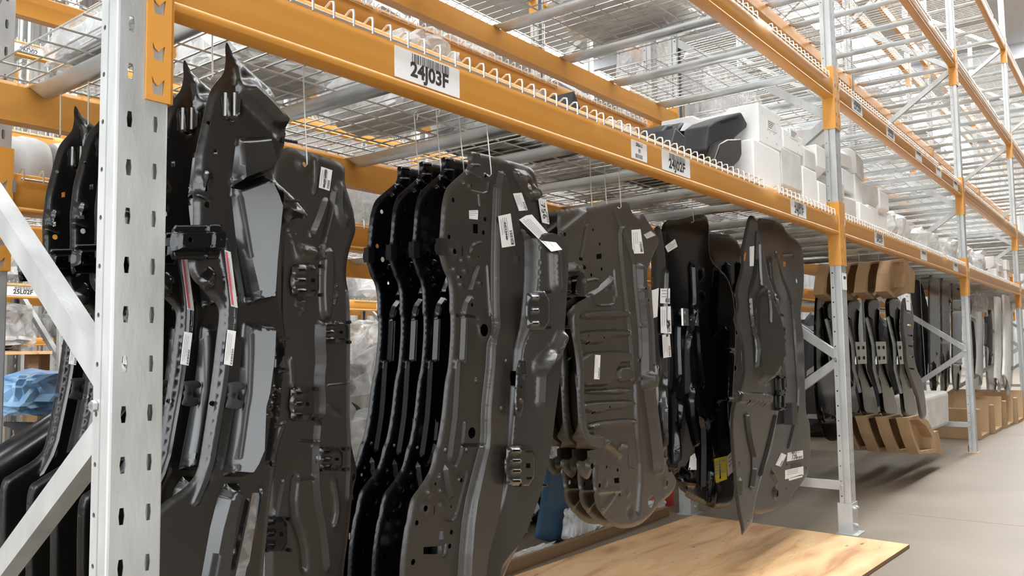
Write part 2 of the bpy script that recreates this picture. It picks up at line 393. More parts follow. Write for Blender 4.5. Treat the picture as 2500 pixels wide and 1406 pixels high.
# ---- beams
CROWN = [(-0.0105, 0.008), (-0.006, -0.001), (0.0, -0.006), (0.004, -0.001), (0.0105, 0.006), (0.0095, -0.020), (-0.0075, -0.020)]
def beam_profile():
    return [(-0.050, -0.0205), (-0.016, -0.0205), (-0.014, -0.003), (-0.010, 0.0), (-0.004, -0.001), (-0.002, -0.004), (-0.002, -0.085), (-0.004, -0.088), (-0.004, -0.091), (-0.001, -0.094),
            (0.0, -0.098), (-0.0005, -0.103), (-0.004, -0.107), (-0.050, -0.107)]
def make_beam():
    b = thing('shelf_beam', 'x', 'shelf beam'); b['kind'] = 'thing'
    L2 = P / 2 - WP / 2 - 0.003
    m = MB(); m.prism(beam_profile(), lambda u, v, t: (u, t, v), -L2, L2); m.build('beam_body', M['orange'], b, smooth=50)
    for s_ in (-1, 1):
        m = MB(); y_post = s_ * P / 2
        a, c = sorted((y_post - s_ * 0.002, y_post - s_ * (WP / 2 + 0.004)))
        holes = [[(u + y_post - s_ * 0.0215, v + z) for u, v in CROWN] for z in (-0.03, -0.105, -0.18, -0.235)]
        if s_ < 0: pass
        plate(m, [(a, -0.266), (c, -0.266), (c, 0.062), (a, 0.062)], holes, lambda u, v, t: (t, u, v), 0.0045, 0.0005)
        a, c = sorted((y_post - s_ * (WP / 2 + 0.0005), y_post - s_ * (WP / 2 + 0.0045)))
        m.box((-0.058, a, -0.266), (0.0045, c, 0.062)); m.build('connector', M['orange'], b, smooth=0)
        m = MB(); m.box((0.0046, a - 0.004 * s_ - 0.004, -0.055), (0.0062, a - 0.004 * s_ + 0.006, -0.022)); m.build('safety_clip', M['bolt'], b, smooth=0)
    return b
beam0 = make_beam()
def put_beam(loc, rear, label, group=None):
    b = clone(beam0, loc, label)
    if group: b['group'] = group
    elif 'group' in b: del b['group']
    if rear: b.rotation_euler = (0, 0, math.pi)
    return b

FONTCACHE = {}
def text_mesh(s_, size, bold=0.0, mat='ink'):
    k = (s_, size, bold, mat)
    if k in FONTCACHE: return FONTCACHE[k]
    cu = bpy.data.curves.new('txt', 'FONT'); cu.body = s_; cu.size = size; cu.align_x = 'CENTER'; cu.align_y = 'CENTER'; cu.offset = bold; cu.resolution_u = 3
    o = bpy.data.objects.new('tmp', cu); COL.objects.link(o); dg = bpy.context.evaluated_depsgraph_get()
    me = bpy.data.meshes.new_from_object(o.evaluated_get(dg)); bpy.data.objects.remove(o)
    me.materials.clear(); me.materials.append(M[mat]); FONTCACHE[k] = me; return me
FACE_X = Matrix(((0, 0, 1, 0), (1, 0, 0, 0), (0, 1, 0, 0), (0, 0, 0, 1)))     # text plane facing +X, reading along +Y
random.seed(4)
def barcode(m, x, y0, y1, z0, z1, n=26, axis='y'):
    p = y0 if axis == 'y' else z0; e = y1 if axis == 'y' else z1; u = (e - p) / (n * 2.6)
    while p < e:
        w = u * random.choice((0.6, 0.9, 1.2, 2.0)); 
        if axis == 'y': m.add([(x, p, z0), (x, p + w, z0), (x, p + w, z1), (x, p, z1)], [(0, 1, 2, 3)])
        else: m.add([(x, y0, p), (x, y1, p), (x, y1, p + w), (x, y0, p + w)], [(0, 1, 2, 3)])
        p += w + u * random.choice((0.7, 1.0, 1.6))
def local(parent):
    off = Vector((0, 0, 0)); q = parent
    while q is not None: off += Vector(q.location); q = q.parent
    return off
def beam_label(beam, text, y, w=0.205, h=0.067, ztop=-0.022, kind='bin'):
    """location label stuck to a front beam; y is the world centre, beam faces +X"""
    x = beam.location.x - 0.0018; zt = beam.location.z + ztop; m = MB()
    m.box((x, y - w / 2, zt - h), (x + 0.0008, y + w / 2, zt)); lb = m.build('label', M['paper'], beam, smooth=0)
    if kind == 'bin':
        m = MB(); barcode(m, x + 0.001, y - w * 0.25, y + w * 0.32, zt - h * 0.36, zt - h * 0.05); m.build('barcode', M['ink'], lb, smooth=0, fix=False)
        if text:
            o = link('lettering', text_mesh(text, h * 0.66, 0.0016), lb, Vector((x + 0.0011, y + 0.004, zt - h * 0.60)) - local(lb)); o.rotation_euler = FACE_X.to_euler()
    else:
        for tx, dz, sz in (('2R6-L1', 0.2, 0.26), ('R', 0.5, 0.16)):
            o = link('lettering', text_mesh(tx, h * sz, 0.0006), lb, Vector((x + 0.0011, y, zt - h * dz)) - local(lb)); o.rotation_euler = FACE_X.to_euler()
        m = MB(); barcode(m, x + 0.001, y - w * 0.25, y + w * 0.2, zt - h * 0.92, zt - h * 0.70, 12); m.build('barcode', M['ink'], lb, smooth=0, fix=False)
        m = MB(); m.tube([(x + 0.001, y + math.cos(q) * h * .11, zt - h * .5 + math.sin(q) * h * .11) for q in [i * math.pi / 8 for i in range(16)]], 0.0007, 4, closed=True); m.build('printed_ring', M['ink'], lb)
    return lb

LVL_WORD = ['lowest', 'second', 'third', 'fourth']
for row in 'ABC':
    for li, zt in enumerate(LEV[row]):
        for bay in range(5 if row != 'C' else 4):
            yc = Y0ROW[row] + (bay + 0.5) * P; xf = XROW[row]
            if row == 'A':
                if li == 0 and bay == 0:
                    b = put_beam((xf, yc, zt), False, 'orange front shelf beam carrying the labels 24J03F, 24J02F and 24J01F')
                    beam_label(b, '24J03F', 0.643); beam_label(b, '24J02F', 1.838); beam_label(b, '24J01F', 3.05)
                    beam_label(b, '2R6-L1', 1.585, 0.098, 0.058, -0.028, 'small')
                    put_beam((xf - D, yc, zt), True, 'orange rear shelf beam right behind the hanging black panels')
                elif li == 0 and bay == 1:
                    b = put_beam((xf, yc, zt), False, 'orange front shelf beam above the cardboard-capped rails, first label 24C01F')
                    beam_label(b, '24C01F', P + 0.75); beam_label(b, '', P + 1.95); beam_label(b, '', P + 3.15)
                    put_beam((xf - D, yc, zt), True, 'orange rear shelf beam behind the cardboard-capped rails')
                elif li == 1 and bay == 0:
                    put_beam((xf, yc, zt), False, 'orange front beam over the white foam blocks, one level above label 24J02F')
                    put_beam((xf - D, yc, zt), True, 'orange rear beam above the plastic-wrapped parts, ending at a rear post')
                elif li == 1 and bay == 1:
                    b = put_beam((xf, yc, zt), False, 'orange upper front beam with a row of white labels, first 23C03F')
                    beam_label(b, '23C03F', P + 0.40); beam_label(b, '23C02F', P + 1.15); beam_label(b, '', P + 1.95); beam_label(b, '', P + 2.65); beam_label(b, '', P + 3.35)
                    put_beam((xf - D, yc, zt), True, 'orange rear upper beam behind the one labelled 23C03F')
                else:
                    for rr in (0, 1):
                        lab = 'plain orange %s beam on the %s level of the front rack, beyond the labelled ones' % (('aisle-side', 'rear')[rr], LVL_WORD[li])
                        put_beam((xf - D * rr, yc, zt), bool(rr), lab, '%s %s beams of the front rack' % (LVL_WORD[li], ('aisle-side', 'rear')[rr]))
            else:
                nm = {'B': 'back-to-back rack', 'C': 'rack across the far aisle'}[row]
                for rr in (0, 1):
                    if row == 'C' and li == 0 and rr == 0 and bay in (0, 1):
                        b = put_beam((xf, yc, zt), False, ['orange beam with label 25L02F across the far aisle', 'orange beam across the far aisle with a label starting 25'][bay])
                        beam_label(b, '25L02F', 1.80 if bay == 0 else 5.29)
                    elif row == 'C' and li == 2 and rr == 0 and bay == 0:
                        b = put_beam((xf, yc, zt), False, 'high orange beam across the far aisle labelled 26D02'); beam_label(b, '26D02', 1.79)
                    else: put_beam((xf - D * rr, yc, zt), bool(rr), 'plain orange %s beam on the %s level of the %s' % (('near-side', 'far-side')[rr], LVL_WORD[li], nm), '%s %s beams of the %s' % (LVL_WORD[li], ('near-side', 'far-side')[rr], nm))
for row in 'BC':
    nm = {'B': 'back-to-back rack', 'C': 'rack across the far aisle'}[row]
    for k in range(6 if row == 'B' else 5):
        f = clone(frame3, (XROW[row], Y0ROW[row] + k * P, 0), 'galvanised upright frame of the ' + nm, 'frames of the ' + nm)
        for ch in list(f.children): pass
# last row before the wall: label 27L03
for k in range(4):
    clone(frame3, (-11.0, 1.0 + k * P, 0), 'galvanised upright frame of the rack by the corrugated wall', 'frames of the rack by the wall')
for k in range(3):
    for li, zt in enumerate((1.185, 2.3, 3.5)):
        for rr in (0, 1):
            if k == 0 and li == 0 and rr == 0:
                b = put_beam((-11.0, 1.0 + P / 2, zt), False, 'small far orange beam with label 27L03F'); beam_label(b, '27L03F', 4.0, h=0.075)
            else: put_beam((-11.0 - rr * D, 1.0 + (k + 0.5) * P, zt), bool(rr), 'plain orange shelf beam of the rack by the corrugated wall', 'beams of the rack by the wall')

for o in list(beam0.children) + [beam0]: bpy.data.objects.remove(o)      # the pattern beam itself is not part of the rack

# ---- wire mesh decks
def make_deck(wd, bars):
    d = thing('wire_mesh_deck', 'x', 'wire deck'); m = MB(); r = 0.0026
    n = int(wd / 0.0508)
    for i in range(n + 1):
        y = -wd / 2 + 0.006 + i * (wd - 0.012) / n
        m.tube([(-D - 0.0055, y, -0.021), (-D - 0.0055, y, 0.005), (-D - 0.0035, y, 0.013), (-D + 0.006, y, 0.015), (-D + 0.026, y, 0.004), (-D + 0.05, y, -0.008), (-0.05, y, -0.008), (-0.026, y, 0.004), (-0.006, y, 0.015), (0.0035, y, 0.013), (0.0055, y, 0.005), (0.0055, y, -0.021)], r, 5)
    for x, z in [(0.0035, -0.016), (-D - 0.0035, -0.016)] + [(-0.06 - k * 0.1, -0.012) for k in range(9)]:
        m.tube([(x, -wd / 2, z), (x, wd / 2, z)], r * (1.25 if z < -0.015 else 1), 5)
    m.build('wire_mesh', M['wire'], d, smooth=60)
    for y in bars:
        m = MB(); x0, x1 = -D + 0.018, -0.018
        prof = [(-0.020, 0.010), (-0.017, -0.012), (-0.010, -0.022), (0, -0.0255), (0.010, -0.022), (0.017, -0.012), (0.020, 0.010)]
        # open half-round channel with flared, flattened ends
        st = [(x0, 0.06, 1.35), (x0 + 0.034, 0.12, 1.3), (x0 + 0.078, 1, 1), (x1 - 0.078, 1, 1), (x1 - 0.034, 0.12, 1.3), (x1, 0.06, 1.35)]
        vs = []; k = len(prof)
        for x, fz, fy in st:
            for u, v in prof: vs.append((x, y + u * fy, -0.026 + 0.010 + (v - 0.010) * fz))
            for u, v in reversed(prof): vs.append((x, y + u * fy * 0.9, -0.026 + 0.010 + (v - 0.010) * fz * 0.9 + 0.0012))
        kk = 2 * k; fs = []
        for i in range(len(st) - 1):
            for j in range(kk): fs.append((i * kk + j, i * kk + (j + 1) % kk, (i + 1) * kk + (j + 1) % kk, (i + 1) * kk + j))
        m.add(vs, fs); m.build('support_bar', M['zinc'], d, smooth=50)
    return d
dk1 = make_deck(1.27, (-0.50, -0.005, 0.49)); dk2 = make_deck(1.26, (-0.49, 0.0, 0.49)); dk3 = make_deck(0.80, (-0.25, 0.25))
DECKY = (0.70, 1.99, 3.18)
first = True
for row in 'ABC':
    for li, zt in enumerate(LEV[row]):
        for bay in range(4 if row != 'A' else 5):
            for j, proto in enumerate((dk1, dk2, dk3)):
                loc = (XROW[row], Y0ROW[row] + bay * P + DECKY[j], zt)
                nm = {'A': 'front rack', 'B': 'back-to-back rack', 'C': 'rack across the far aisle'}[row]
                g = '%s wire decks of the %s' % (LVL_WORD[li], nm); lab = 'plain galvanised wire mesh deck on the %s level of the %s' % (LVL_WORD[li], nm)
                if row == 'A' and li == 0 and bay == 0:
                    lab = ['wire mesh deck behind label 24J03F with bars across', 'wire mesh deck behind label 24J02F under black moulded parts', 'wire mesh deck behind label 24J01F under white foam blocks'][j]; g = None
                elif row == 'A' and li == 0: lab = 'wire mesh deck under the loose white foam of the front rack'; g = 'foam-carrying decks further along'
                elif row == 'A': lab = 'bare wire mesh deck on the %s level of the front rack' % LVL_WORD[li]; g = '%s wire decks of the front rack' % LVL_WORD[li]
                if first and row == 'A' and li == 0 and bay == 0:
                    proto.location = loc; proto['label'] = lab
                else:
                    c = clone(proto, loc, lab, g)
                    if not g and 'group' in c: del c['group']

# ------------------------------------------------------------------ pressed sheet-metal panels
from mathutils.kdtree import KDTree
def K(ox, oy, s_): return lambda *pts: [(ox + x / s_, oy + y / s_) for x, y in pts]
k4 = K(380, 60, 2.8115); k5 = K(380, 500, 2.8115); k6 = K(380, 906, 2.8115); k7 = K(850, 340, 2.511); k8 = K(850, 850, 2.529)
q1 = K(1300, 460, 2.812); q2 = K(1300, 906, 2.812); q3 = K(1600, 500, 2.812); q4 = K(1600, 906, 2.811)
def chaikin(p, it=2, closed=True):
    for _ in range(it):
        o = []; n = len(p)
        for i in range(n if closed else n - 1):
            a = p[i]; b = p[(i + 1) % n]
            o += [(a[0] * .78 + b[0] * .22, a[1] * .78 + b[1] * .22), (a[0] * .22 + b[0] * .78, a[1] * .22 + b[1] * .78)]
        p = o
    return p
def densify(p, st, closed=True):
    o = []; n = len(p)
    for i in range(n if closed else n - 1):
        a = p[i]; b = p[(i + 1) % n]; L = math.hypot(b[0] - a[0], b[1] - a[1]); k = max(1, int(L / st + 0.5))
        for j in range(k): o.append((a[0] + (b[0] - a[0]) * j / k, a[1] + (b[1] - a[1]) * j / k))
    if not closed: o.append(p[-1])
    return o
sm = lambda t: (lambda c: c * c * (3 - 2 * c))(np.clip(t, 0, 1))

class Panel:
    """sheet in the plane x = x0 (world), relief towards +x; every list of points is given where the photograph shows it on that plane"""
    def __init__(s, x0, outline, res=0.008, thick=0.0016, flange=(0.014, 0.007), soft=2):
        s.x0 = x0; s.res = res; s.th = thick; s.flange = flange; s.feats = []; s.holes = []; s.extra = []
        s.out = densify(chaikin(yz(outline, x0), soft), res)
    def P(s, pts): return yz(pts, s.x0)
    def _row(s, line, offs):
        line = densify(line, s.res * 0.6, False)
        for i, p in enumerate(line):
            a = line[max(i - 1, 0)]; b = line[min(i + 1, len(line) - 1)]; t = (b[0] - a[0], b[1] - a[1]); L = math.hypot(*t) or 1
            for o in offs: s.extra.append((p[0] - t[1] / L * o, p[1] + t[0] / L * o))
    def rib(s, pts, w=0.018, h=0.006, flat=0.0):
        l = s.P(pts); l = chaikin(l, 1, False) if len(l) > 2 else l; s._row(l, (-w / 2, -w * flat / 2 if flat else -w / 4, 0, w * flat / 2 if flat else w / 4, w / 2))
        def fn(Q):
            d = segdist(Q, l); return h * (1 - sm((d - w * flat / 2) / (w / 2 * (1 - flat) + 1e-6)))
        s.feats.append(fn); return s
    def zone(s, pts, h, soft=0.012, sy=0.0, sz=0.0, rnd=1):
        l = chaikin(s.P(pts), rnd) if rnd else s.P(pts); c = np.array(l).mean(axis=0)
        ll = l + [l[0]]; s._row(ll, (0, soft, -soft, soft / 2, -soft / 2, soft * 1.5, -soft * 1.5))
        def fn(Q):
            d = segdist(Q, l, True); ins = inside(Q, l); m = np.where(ins, sm(d / soft), 0)
            return m * (h + sy * (Q[:, 0] - c[0]) + sz * (Q[:, 1] - c[1]))
        s.feats.append(fn); return s
    def dome(s, pt, r, h):
        c = s.P([pt])[0]; s.extra += circle(c, r, 12) + circle(c, r * 0.55, 8) + [c]
        s.feats.append(lambda Q: h * (1 - sm((np.hypot(Q[:, 0] - c[0], Q[:, 1] - c[1]) - r * .45) / (r * .55)))); return s
    def hole(s, pts): s.holes.append(s.P(pts)); return s
    def rhole(s, pt, r, n=12, sy=1.0): s.holes.append(circle(s.P([pt])[0], r, n, 1.0, sy)); return s
    def height(s, Q):
        Q = np.asarray(Q, float); h = np.zeros(len(Q))
        if s.flange: h -= s.flange[1] * (1 - sm(segdist(Q, s.out, True) / s.flange[0]))
        for f in s.feats: h = h + f(Q)
        return h
    def mesh(s, name):
        o = np.array(s.out); (a0, b0), (a1, b1) = o.min(0), o.max(0); r = s.res
        gx, gy = np.meshgrid(np.arange(a0 + r / 2, a1, r), np.arange(b0 + r / 2, b1, r)); gx = gx + (np.arange(gx.shape[0]) % 2)[:, None] * r / 2
        G = np.stack([gx.ravel(), gy.ravel()], 1)
        E = np.array(s.extra) if s.extra else np.zeros((0, 2))
        hol = [densify(h, r) if len(h) < 9 else h for h in s.holes]
        if len(E):
            ke = np.round(E / (r * 0.22)).astype(int); _, idx = np.unique(ke, axis=0, return_index=True); E = E[idx]
            kd = KDTree(len(E))
            for i, e in enumerate(E): kd.insert((e[0], e[1], 0), i)
            kd.balance(); G = G[[kd.find((g[0], g[1], 0))[2] > r * 0.62 for g in G]]
        A = np.vstack([G, E]); A = A[inside(A, s.out)]; A = A[segdist(A, s.out, True) > r * 0.4]
        for h in hol: A = A[~inside(A, h)]; A = A[segdist(A, h, True) > r * 0.3]
        V, T = cdt(s.out, hol, [tuple(p) for p in A]); H = s.height(V)
        F = np.stack([s.x0 + H, V[:, 0], V[:, 1]], 1); B = F.copy(); B[:, 0] -= s.th
        n = np.cross(F[T[:, 1]] - F[T[:, 0]], F[T[:, 2]] - F[T[:, 0]]); T[n[:, 0] < 0] = T[n[:, 0] < 0][:, ::-1]
        return solid_from(F, B, T)
    def build(s, name, mat, parent):
        v, f = s.mesh(name); m = MB(); m.v = v; m.f = f; m.m = [0] * len(f)
        return m.build(name, M[mat], parent, smooth=48, fix=False)
    def surf(s, px, py, lift=0.0):
        c = s.P([(px, py)])[0]; return Vector((s.x0 + float(s.height([c])[0]) + lift, c[0], c[1]))

def sticker(pan, parent, tl, tr, br, bl, mat='paper', lines=5, code=True, text=None, tsize=0.02, band=None, ring=False, lift=0.0022):
    """paper label following the pressed surface; corners as the photograph shows them"""
    A = [np.array(pan.P([c])[0]) for c in (tl, tr, br, bl)]; n = 5
    def pt(u, v): return A[0] * (1 - u) * (1 - v) + A[1] * u * (1 - v) + A[2] * u * v + A[3] * (1 - u) * v
    uvs = [(i / n, j / n) for j in range(n + 1) for i in range(n + 1)]; Q = np.array([pt(u, v) for u, v in uvs]); H = pan.height(Q)
    base = Q.mean(0); cA = np.stack([np.ones(len(Q)), Q[:, 0] - base[0], Q[:, 1] - base[1]], 1); co = np.linalg.lstsq(cA, H, rcond=None)[0]
    Hp = cA @ co; up = max(0.0, float((H - Hp).max()))
    def W(u, v, l):
        q = pt(u, v); h = co[0] + co[1] * (q[0] - base[0]) + co[2] * (q[1] - base[1]); return (pan.x0 + h + min(up, 0.006) + l, q[0], q[1])
    def quad(m, u0, v0, u1, v1, l, mi=0): m.add([W(u0, v1, l), W(u1, v1, l), W(u1, v0, l), W(u0, v0, l)], [(0, 1, 2, 3)], mi)
    m = MB(); F = [W(u, v, lift) for u, v in ((0, 1), (1, 1), (1, 0), (0, 0))]; Bk = [W(u, v, lift - 0.0012) for u, v in ((0, 1), (1, 1), (1, 0), (0, 0))]
    m.add(F + Bk, [(0, 1, 2, 3), (7, 6, 5, 4), (1, 0, 4, 5), (2, 1, 5, 6), (3, 2, 6, 7), (0, 3, 7, 4)])
    lb = m.build('sticker', M[mat], parent, smooth=0)
    if band:
        m = MB(); quad(m, *band, lift + 0.0004); m.build('printed_band', M['pink'], lb, smooth=0, fix=False)
    m = MB(); rnd = random.Random(int(tl[0] * 7 + tl[1]))
    lw = np.linalg.norm(A[1] - A[0]); lh = np.linalg.norm(A[3] - A[0]); tall = lh > lw * 1.15
    for i in range(lines):
        a = 0.12 + 0.6 * i / max(lines, 1); e = 0.92 - rnd.random() * 0.35; st = 0.08 + rnd.random() * 0.05
        if tall: quad(m, a, st, a + 0.045, e, lift + 0.0004)
        else: quad(m, st, a, e, a + 0.06, lift + 0.0004)
    if lines: m.build('printed_lines', M['greyink'], lb, smooth=0, fix=False)
    if code:
        m = MB(); p = 0.52
        while p < 0.94:
            w = 0.012 * rnd.choice((1, 1.5, 2.2))
            if tall: quad(m, 0.70, p, 0.92, p + w, lift + 0.0004)
            else: quad(m, p, 0.64, p + w, 0.93, lift + 0.0004)
            p += w + 0.014 * rnd.choice((0.8, 1.3))
        m.build('barcode', M['ink'], lb, smooth=0, fix=False)
    if text:
        ex = (Vector(W(1, .5, 0)) - Vector(W(0, .5, 0))); ez = Vector(W(.5, 0, 0)) - Vector(W(.5, 1, 0))
        if tall: ex, ez = -ez, ex
        ex.normalize(); nx = ex.cross(ez).normalized()
        if nx.x < 0: nx = -nx
        ez = nx.cross(ex)
        o = link('lettering', text_mesh(text, tsize, 0.0004), lb, Vector(W(.42, .5, lift + 0.0008)) - local(lb))
        o.rotation_euler = Matrix((ex, ez, nx)).transposed().to_euler()
    if ring:
        m = MB(); c = Vector(W(.82, .86, lift + 0.0004)); m.tube([c + Vector((0, math.cos(q), math.sin(q))) * 0.006 for q in [i * math.pi / 6 for i in range(12)]], 0.0007, 4, closed=True); m.build('printed_ring', M['ink'], lb)
    return lb

def louvre_bracket(pan, parent, a, b, mat='black', n=3, lift=0.012, skew=0.0):
    """small pressed bracket plate with slots between the pixel corners a (top left) and b (bottom right)"""
    x = pan.surf((a[0] + b[0]) / 2, (a[1] + b[1]) / 2).x + lift
    w, h = b[0] - a[0], b[1] - a[1]
    pc = lambda u, v: (a[0] + u * w, a[1] + v * h + skew * w * u)
    s_ = Panel(x, [pc(0, 0), pc(1, 0), pc(1, 1), pc(0, 1), pc(0, .72), pc(-.06, .66), pc(-.06, .36), pc(0, .30)], 0.005, 0.0014, (0.006, 0.004), 1)
    for i in range(n):
        v = (i + .5) / n; s_.rib([pc(.12, v), pc(.42, v)], 0.014, 0.006); s_.hole([pc(.14, v - .025), pc(.40, v - .025), pc(.40, v + .02), pc(.14, v + .02)])
    s_.hole([pc(.62, .12), pc(.88, .12), pc(.88, .17), pc(.62, .17)]); s_.hole([pc(.66, .78), pc(.86, .78), pc(.86, .84), pc(.66, .84)])
    s_.hole([pc(.64, .44), pc(.80, .44), pc(.80, .56), pc(.64, .56)])
    o = s_.build('bracket', mat, parent)
    m = MB(); c = [pan.surf(*pc(u, v)) for u, v in ((.05, .05), (.95, .05), (.95, .95), (.05, .95))]
    for q in c: m.tube([q - Vector((0.004, 0, 0)), Vector((x, q.y, q.z))], 0.004, 6)
    m.build('rivets', M[mat], o)['kind'] = 'stuff'
    return o
def stud(parent, p, d, L=0.022, r=0.0035, mat='hole'):
    m = MB(); p = Vector(p); d = Vector(d).normalized(); pts = []; rs = []
    for i in range(13): pts.append(p + d * (L * i / 12)); rs.append(r * (1.0 if i % 2 else 0.8))
    m.tube(pts, rs, 8); m.tube([p - d * 0.002, p + d * 0.003], r * 2, 8); m.build('stud', M[mat], parent)
HOOKN = [0]
def hook(top, low, label, group=None, bend=0.016):
    """thin wire hook from the deck wire (top) down to the hole (low)"""
    top = Vector(top); low = Vector(low); m = MB(); d = low - top
    pts = [top + Vector((0, 0.006, -0.016)), top + Vector((0, 0.010, 0.0)), top + Vector((0, 0.003, 0.008)), top + Vector((0, -0.004, 0.0)), top + Vector((0, -0.003, -0.014)), top + d * 0.5, low + Vector((0.006, 0, 0.012)), low + Vector((0.007, 0, -0.002)), low + Vector((0.0, 0, -0.007)), low + Vector((-bend * .6, 0, 0.0))]
    m.tube(pts, 0.0016, 6); return tag(m.build('wire_hook', M['wire']), label, 'hook', group)

ROOTZ = 0.0
def hung(name, label, cat, group, x, y, z): return thing(name, label, cat, (x, y, z), group)

# ---------------- group 1: tall chassis rails nearest the end frame
A = Panel(-0.15, [(557, 97), (572, 131), (608, 167), (675, 224), (677, 268), (693, 291), (694, 330), (700, 345), (690, 380), (675, 400), (670, 437), (712, 472), (757, 524), (753, 538), (725, 530), (700, 548),
                  (697, 640), (693, 770), (703, 830), (696, 900), (688, 1000), (672, 1150), (655, 1300), (645, 1406), (622, 1720), (368, 1720), (366, 1300), (375, 1250), (394, 1237), (416, 1219), (458, 1190), (487, 1155), (504, 1048),
                  (524, 906), (532, 830), (540, 770), (536, 745), (497, 706), (472, 678), (462, 649), (466, 600), (477, 547), (474, 451), (478, 416), (483, 362), (494, 316), (504, 266), (515, 224), (529, 202), (551, 177), (556, 142), (554, 117)], 0.0075, flange=(0.010, 0.005))
AL = [(577, 337), (563, 458), (567, 500), (580, 620), (599, 735), (597, 748), (595, 785), (590, 856), (579, 962), (572, 995), (558, 1077), (542, 1163)]
AR = [(654, 332), (656, 402), (645, 425), (663, 480), (670, 510), (657, 640), (650, 735), (650, 750), (653, 785), (664, 806), (661, 838), (655, 890), (643, 962), (634, 995), (625, 1098), (611, 1134), (594, 1165)]
A.zone([(577, 337), (654, 332), (656, 402), (645, 425), (563, 458)], 0.032, 0.010, sy=0.36, sz=-0.34, rnd=0)
A.zone(AL[1:6] + [(650, 738), (657, 640), (670, 510), (663, 480), (645, 427)], 0.034, 0.012, sy=0.38, sz=-0.04, rnd=0)
A.zone(AL[7:] + AR[8:][::-1] + [(653, 787), (595, 787)], 0.032, 0.012, sy=0.38, sz=-0.12, rnd=0)
A.zone([(540, 1180), (594, 1178), (570, 1290), (535, 1690), (450, 1690), (505, 1320)], 0.022, 0.014, sy=0.15)
A.rib([(596, 215), (640, 255), (680, 300)], 0.060, 0.034); A.rib([(575, 150), (585, 210), (580, 300)], 0.016, 0.006); A.rib([(676, 300), (686, 330)], 0.03, 0.016)
A.rib([(533, 560), (560, 690), (566, 745), (560, 850), (552, 930), (535, 1030), (515, 1150), (470, 1250)], 0.014, 0.007); A.rib([(545, 560), (572, 690), (578, 745), (572, 850)], 0.010, 0.004)
A.rib([(484, 590), (507, 590)], 0.01, 0.004); A.rib([(483, 478), (512, 492)], 0.008, 0.004); A.dome((505, 432), 0.012, 0.005); A.rib([(504, 420), (500, 455)], 0.010, 0.004)
A.rib([(547, 225), (552, 290), (570, 292)], 0.010, -0.005); A.zone([(474, 690), (520, 640), (530, 700), (508, 716)], 0.016, 0.012)
A.rib([(655, 440), (690, 510), (740, 530)], 0.022, 0.018); A.rib([(668, 455), (682, 520), (690, 545)], 0.014, 0.01)
A.rib([(668, 800), (682, 850), (676, 930), (665, 1040), (650, 1150)], 0.012, 0.007); A.rib([(680, 850), (690, 900)], 0.02, 0.012)
A.rib([(640, 1185), (628, 1260), (600, 1406)], 0.010, 0.006); A.rib([(608, 1200), (585, 1310), (565, 1406)], 0.010, 0.007)
for r_ in range(4):
    for c_ in range(3): A.rib([(660 + c_ * 11 - r_ * 3, 950 + r_ * 21), (666 + c_ * 11 - r_ * 3, 950 + r_ * 21)], 0.007, 0.0035)
A.hole([(678, 570), (686, 580), (687, 690), (687, 762), (678, 745), (677, 650)]); A.hole([(616, 1203), (632, 1203), (622, 1280), (600, 1406), (575, 1406), (602, 1280)])
for p_, r_ in (((510, 300), .004), ((520, 985), .005), ((500, 620), .004)): A.rhole(p_, r_, 8)
A.hole([(522, 365), (531, 363), (531, 378), (522, 380)]); A.hole([(500, 455), (508, 453), (508, 466), (500, 468)]); A.rhole((506, 500), 0.006)
railA = hung('chassis_rail', 'x', 'body panel', 'tall chassis rails hung beside the end frame', -0.15, 0.25, 0.45)
A.build('rail_panel', 'black', railA)
def rail_extras(root):
    sticker(A, root, (541, 611), (556, 616), (574, 752), (558, 748), lines=4, code=False, band=(0.03, 0.03, 0.42, 0.97))
    sticker(A, root, (552, 805), (568, 809), (559, 893), (543, 889), lines=3, code=True)
    # boxed clamp bracket on the left edge
    x = -0.118; s_ = Panel(x, [(424, 560), (432, 549), (546, 548), (546, 570), (541, 618), (536, 632), (424, 633), (420, 620), (418, 590)], 0.005, 0.002, (0.004, 0.004), 0)
    s_.zone([(424, 566), (544, 562), (540, 614), (420, 616)], 0.022, 0.006, rnd=0); s_.rib([(508, 552), (502, 632)], 0.008, 0.007)
    for p_, r_ in (((437, 571), .0028), ((449, 588), .0045), ((433, 604), .0028), ((525, 588), .0022)): s_.rhole(p_, r_, 10)
    br = s_.build('clamp_bracket', 'black2', root)
    m = MB(); a = s_.P([(430, 575)])[0]; b = s_.P([(540, 605)])[0]; m.box((-0.165, a[0] + .006, b[1]), (x - 0.001, b[0] - .006, a[1])); m.build('bracket_web', M['black2'], br, smooth=0)
    # forked clip on the band
    x = A.surf(560, 965).x + 0.02; s_ = Panel(x, [(557, 934), (588, 931), (601, 938), (600, 950), (585, 953), (580, 975), (596, 979), (594, 996), (578, 1000), (555, 996), (554, 990), (560, 975), (563, 952)], 0.004, 0.003, (0.003, 0.002), 1)
    s_.build('clip', 'plastic', root)
    m = MB(); q = s_.P([(570, 965)])[0]; m.tube([(x - 0.03, q[0], q[1]), (x, q[0], q[1])], 0.006, 8); m.build('clip_stem', M['plastic'], root)
    for a, b in (((690, 342), (0.25, 1, -.02)), ((688, 490), (0.35, 1, 0))): stud(root, A.surf(a[0] - 4, a[1]), b, 0.032, 0.0035)
    for a in ((688, 828), (682, 905), (676, 1040), (672, 1132)): stud(root, A.surf(a[0] - 6, a[1]), (0.5, 1, 0), 0.02, 0.0028, 'black')
    for a in ((546, 228), (568, 228)):
        m = MB(); p = A.surf(*a, 0.006); m.tube([p, p + Vector((0, 0, -0.045))], 0.0028, 6); m.build('weld_pin', M['wire'], root)
rail_extras(railA)
railA['label'] = 'tall black chassis rail, outermost of its row, grey shine bands and boxed clamp'
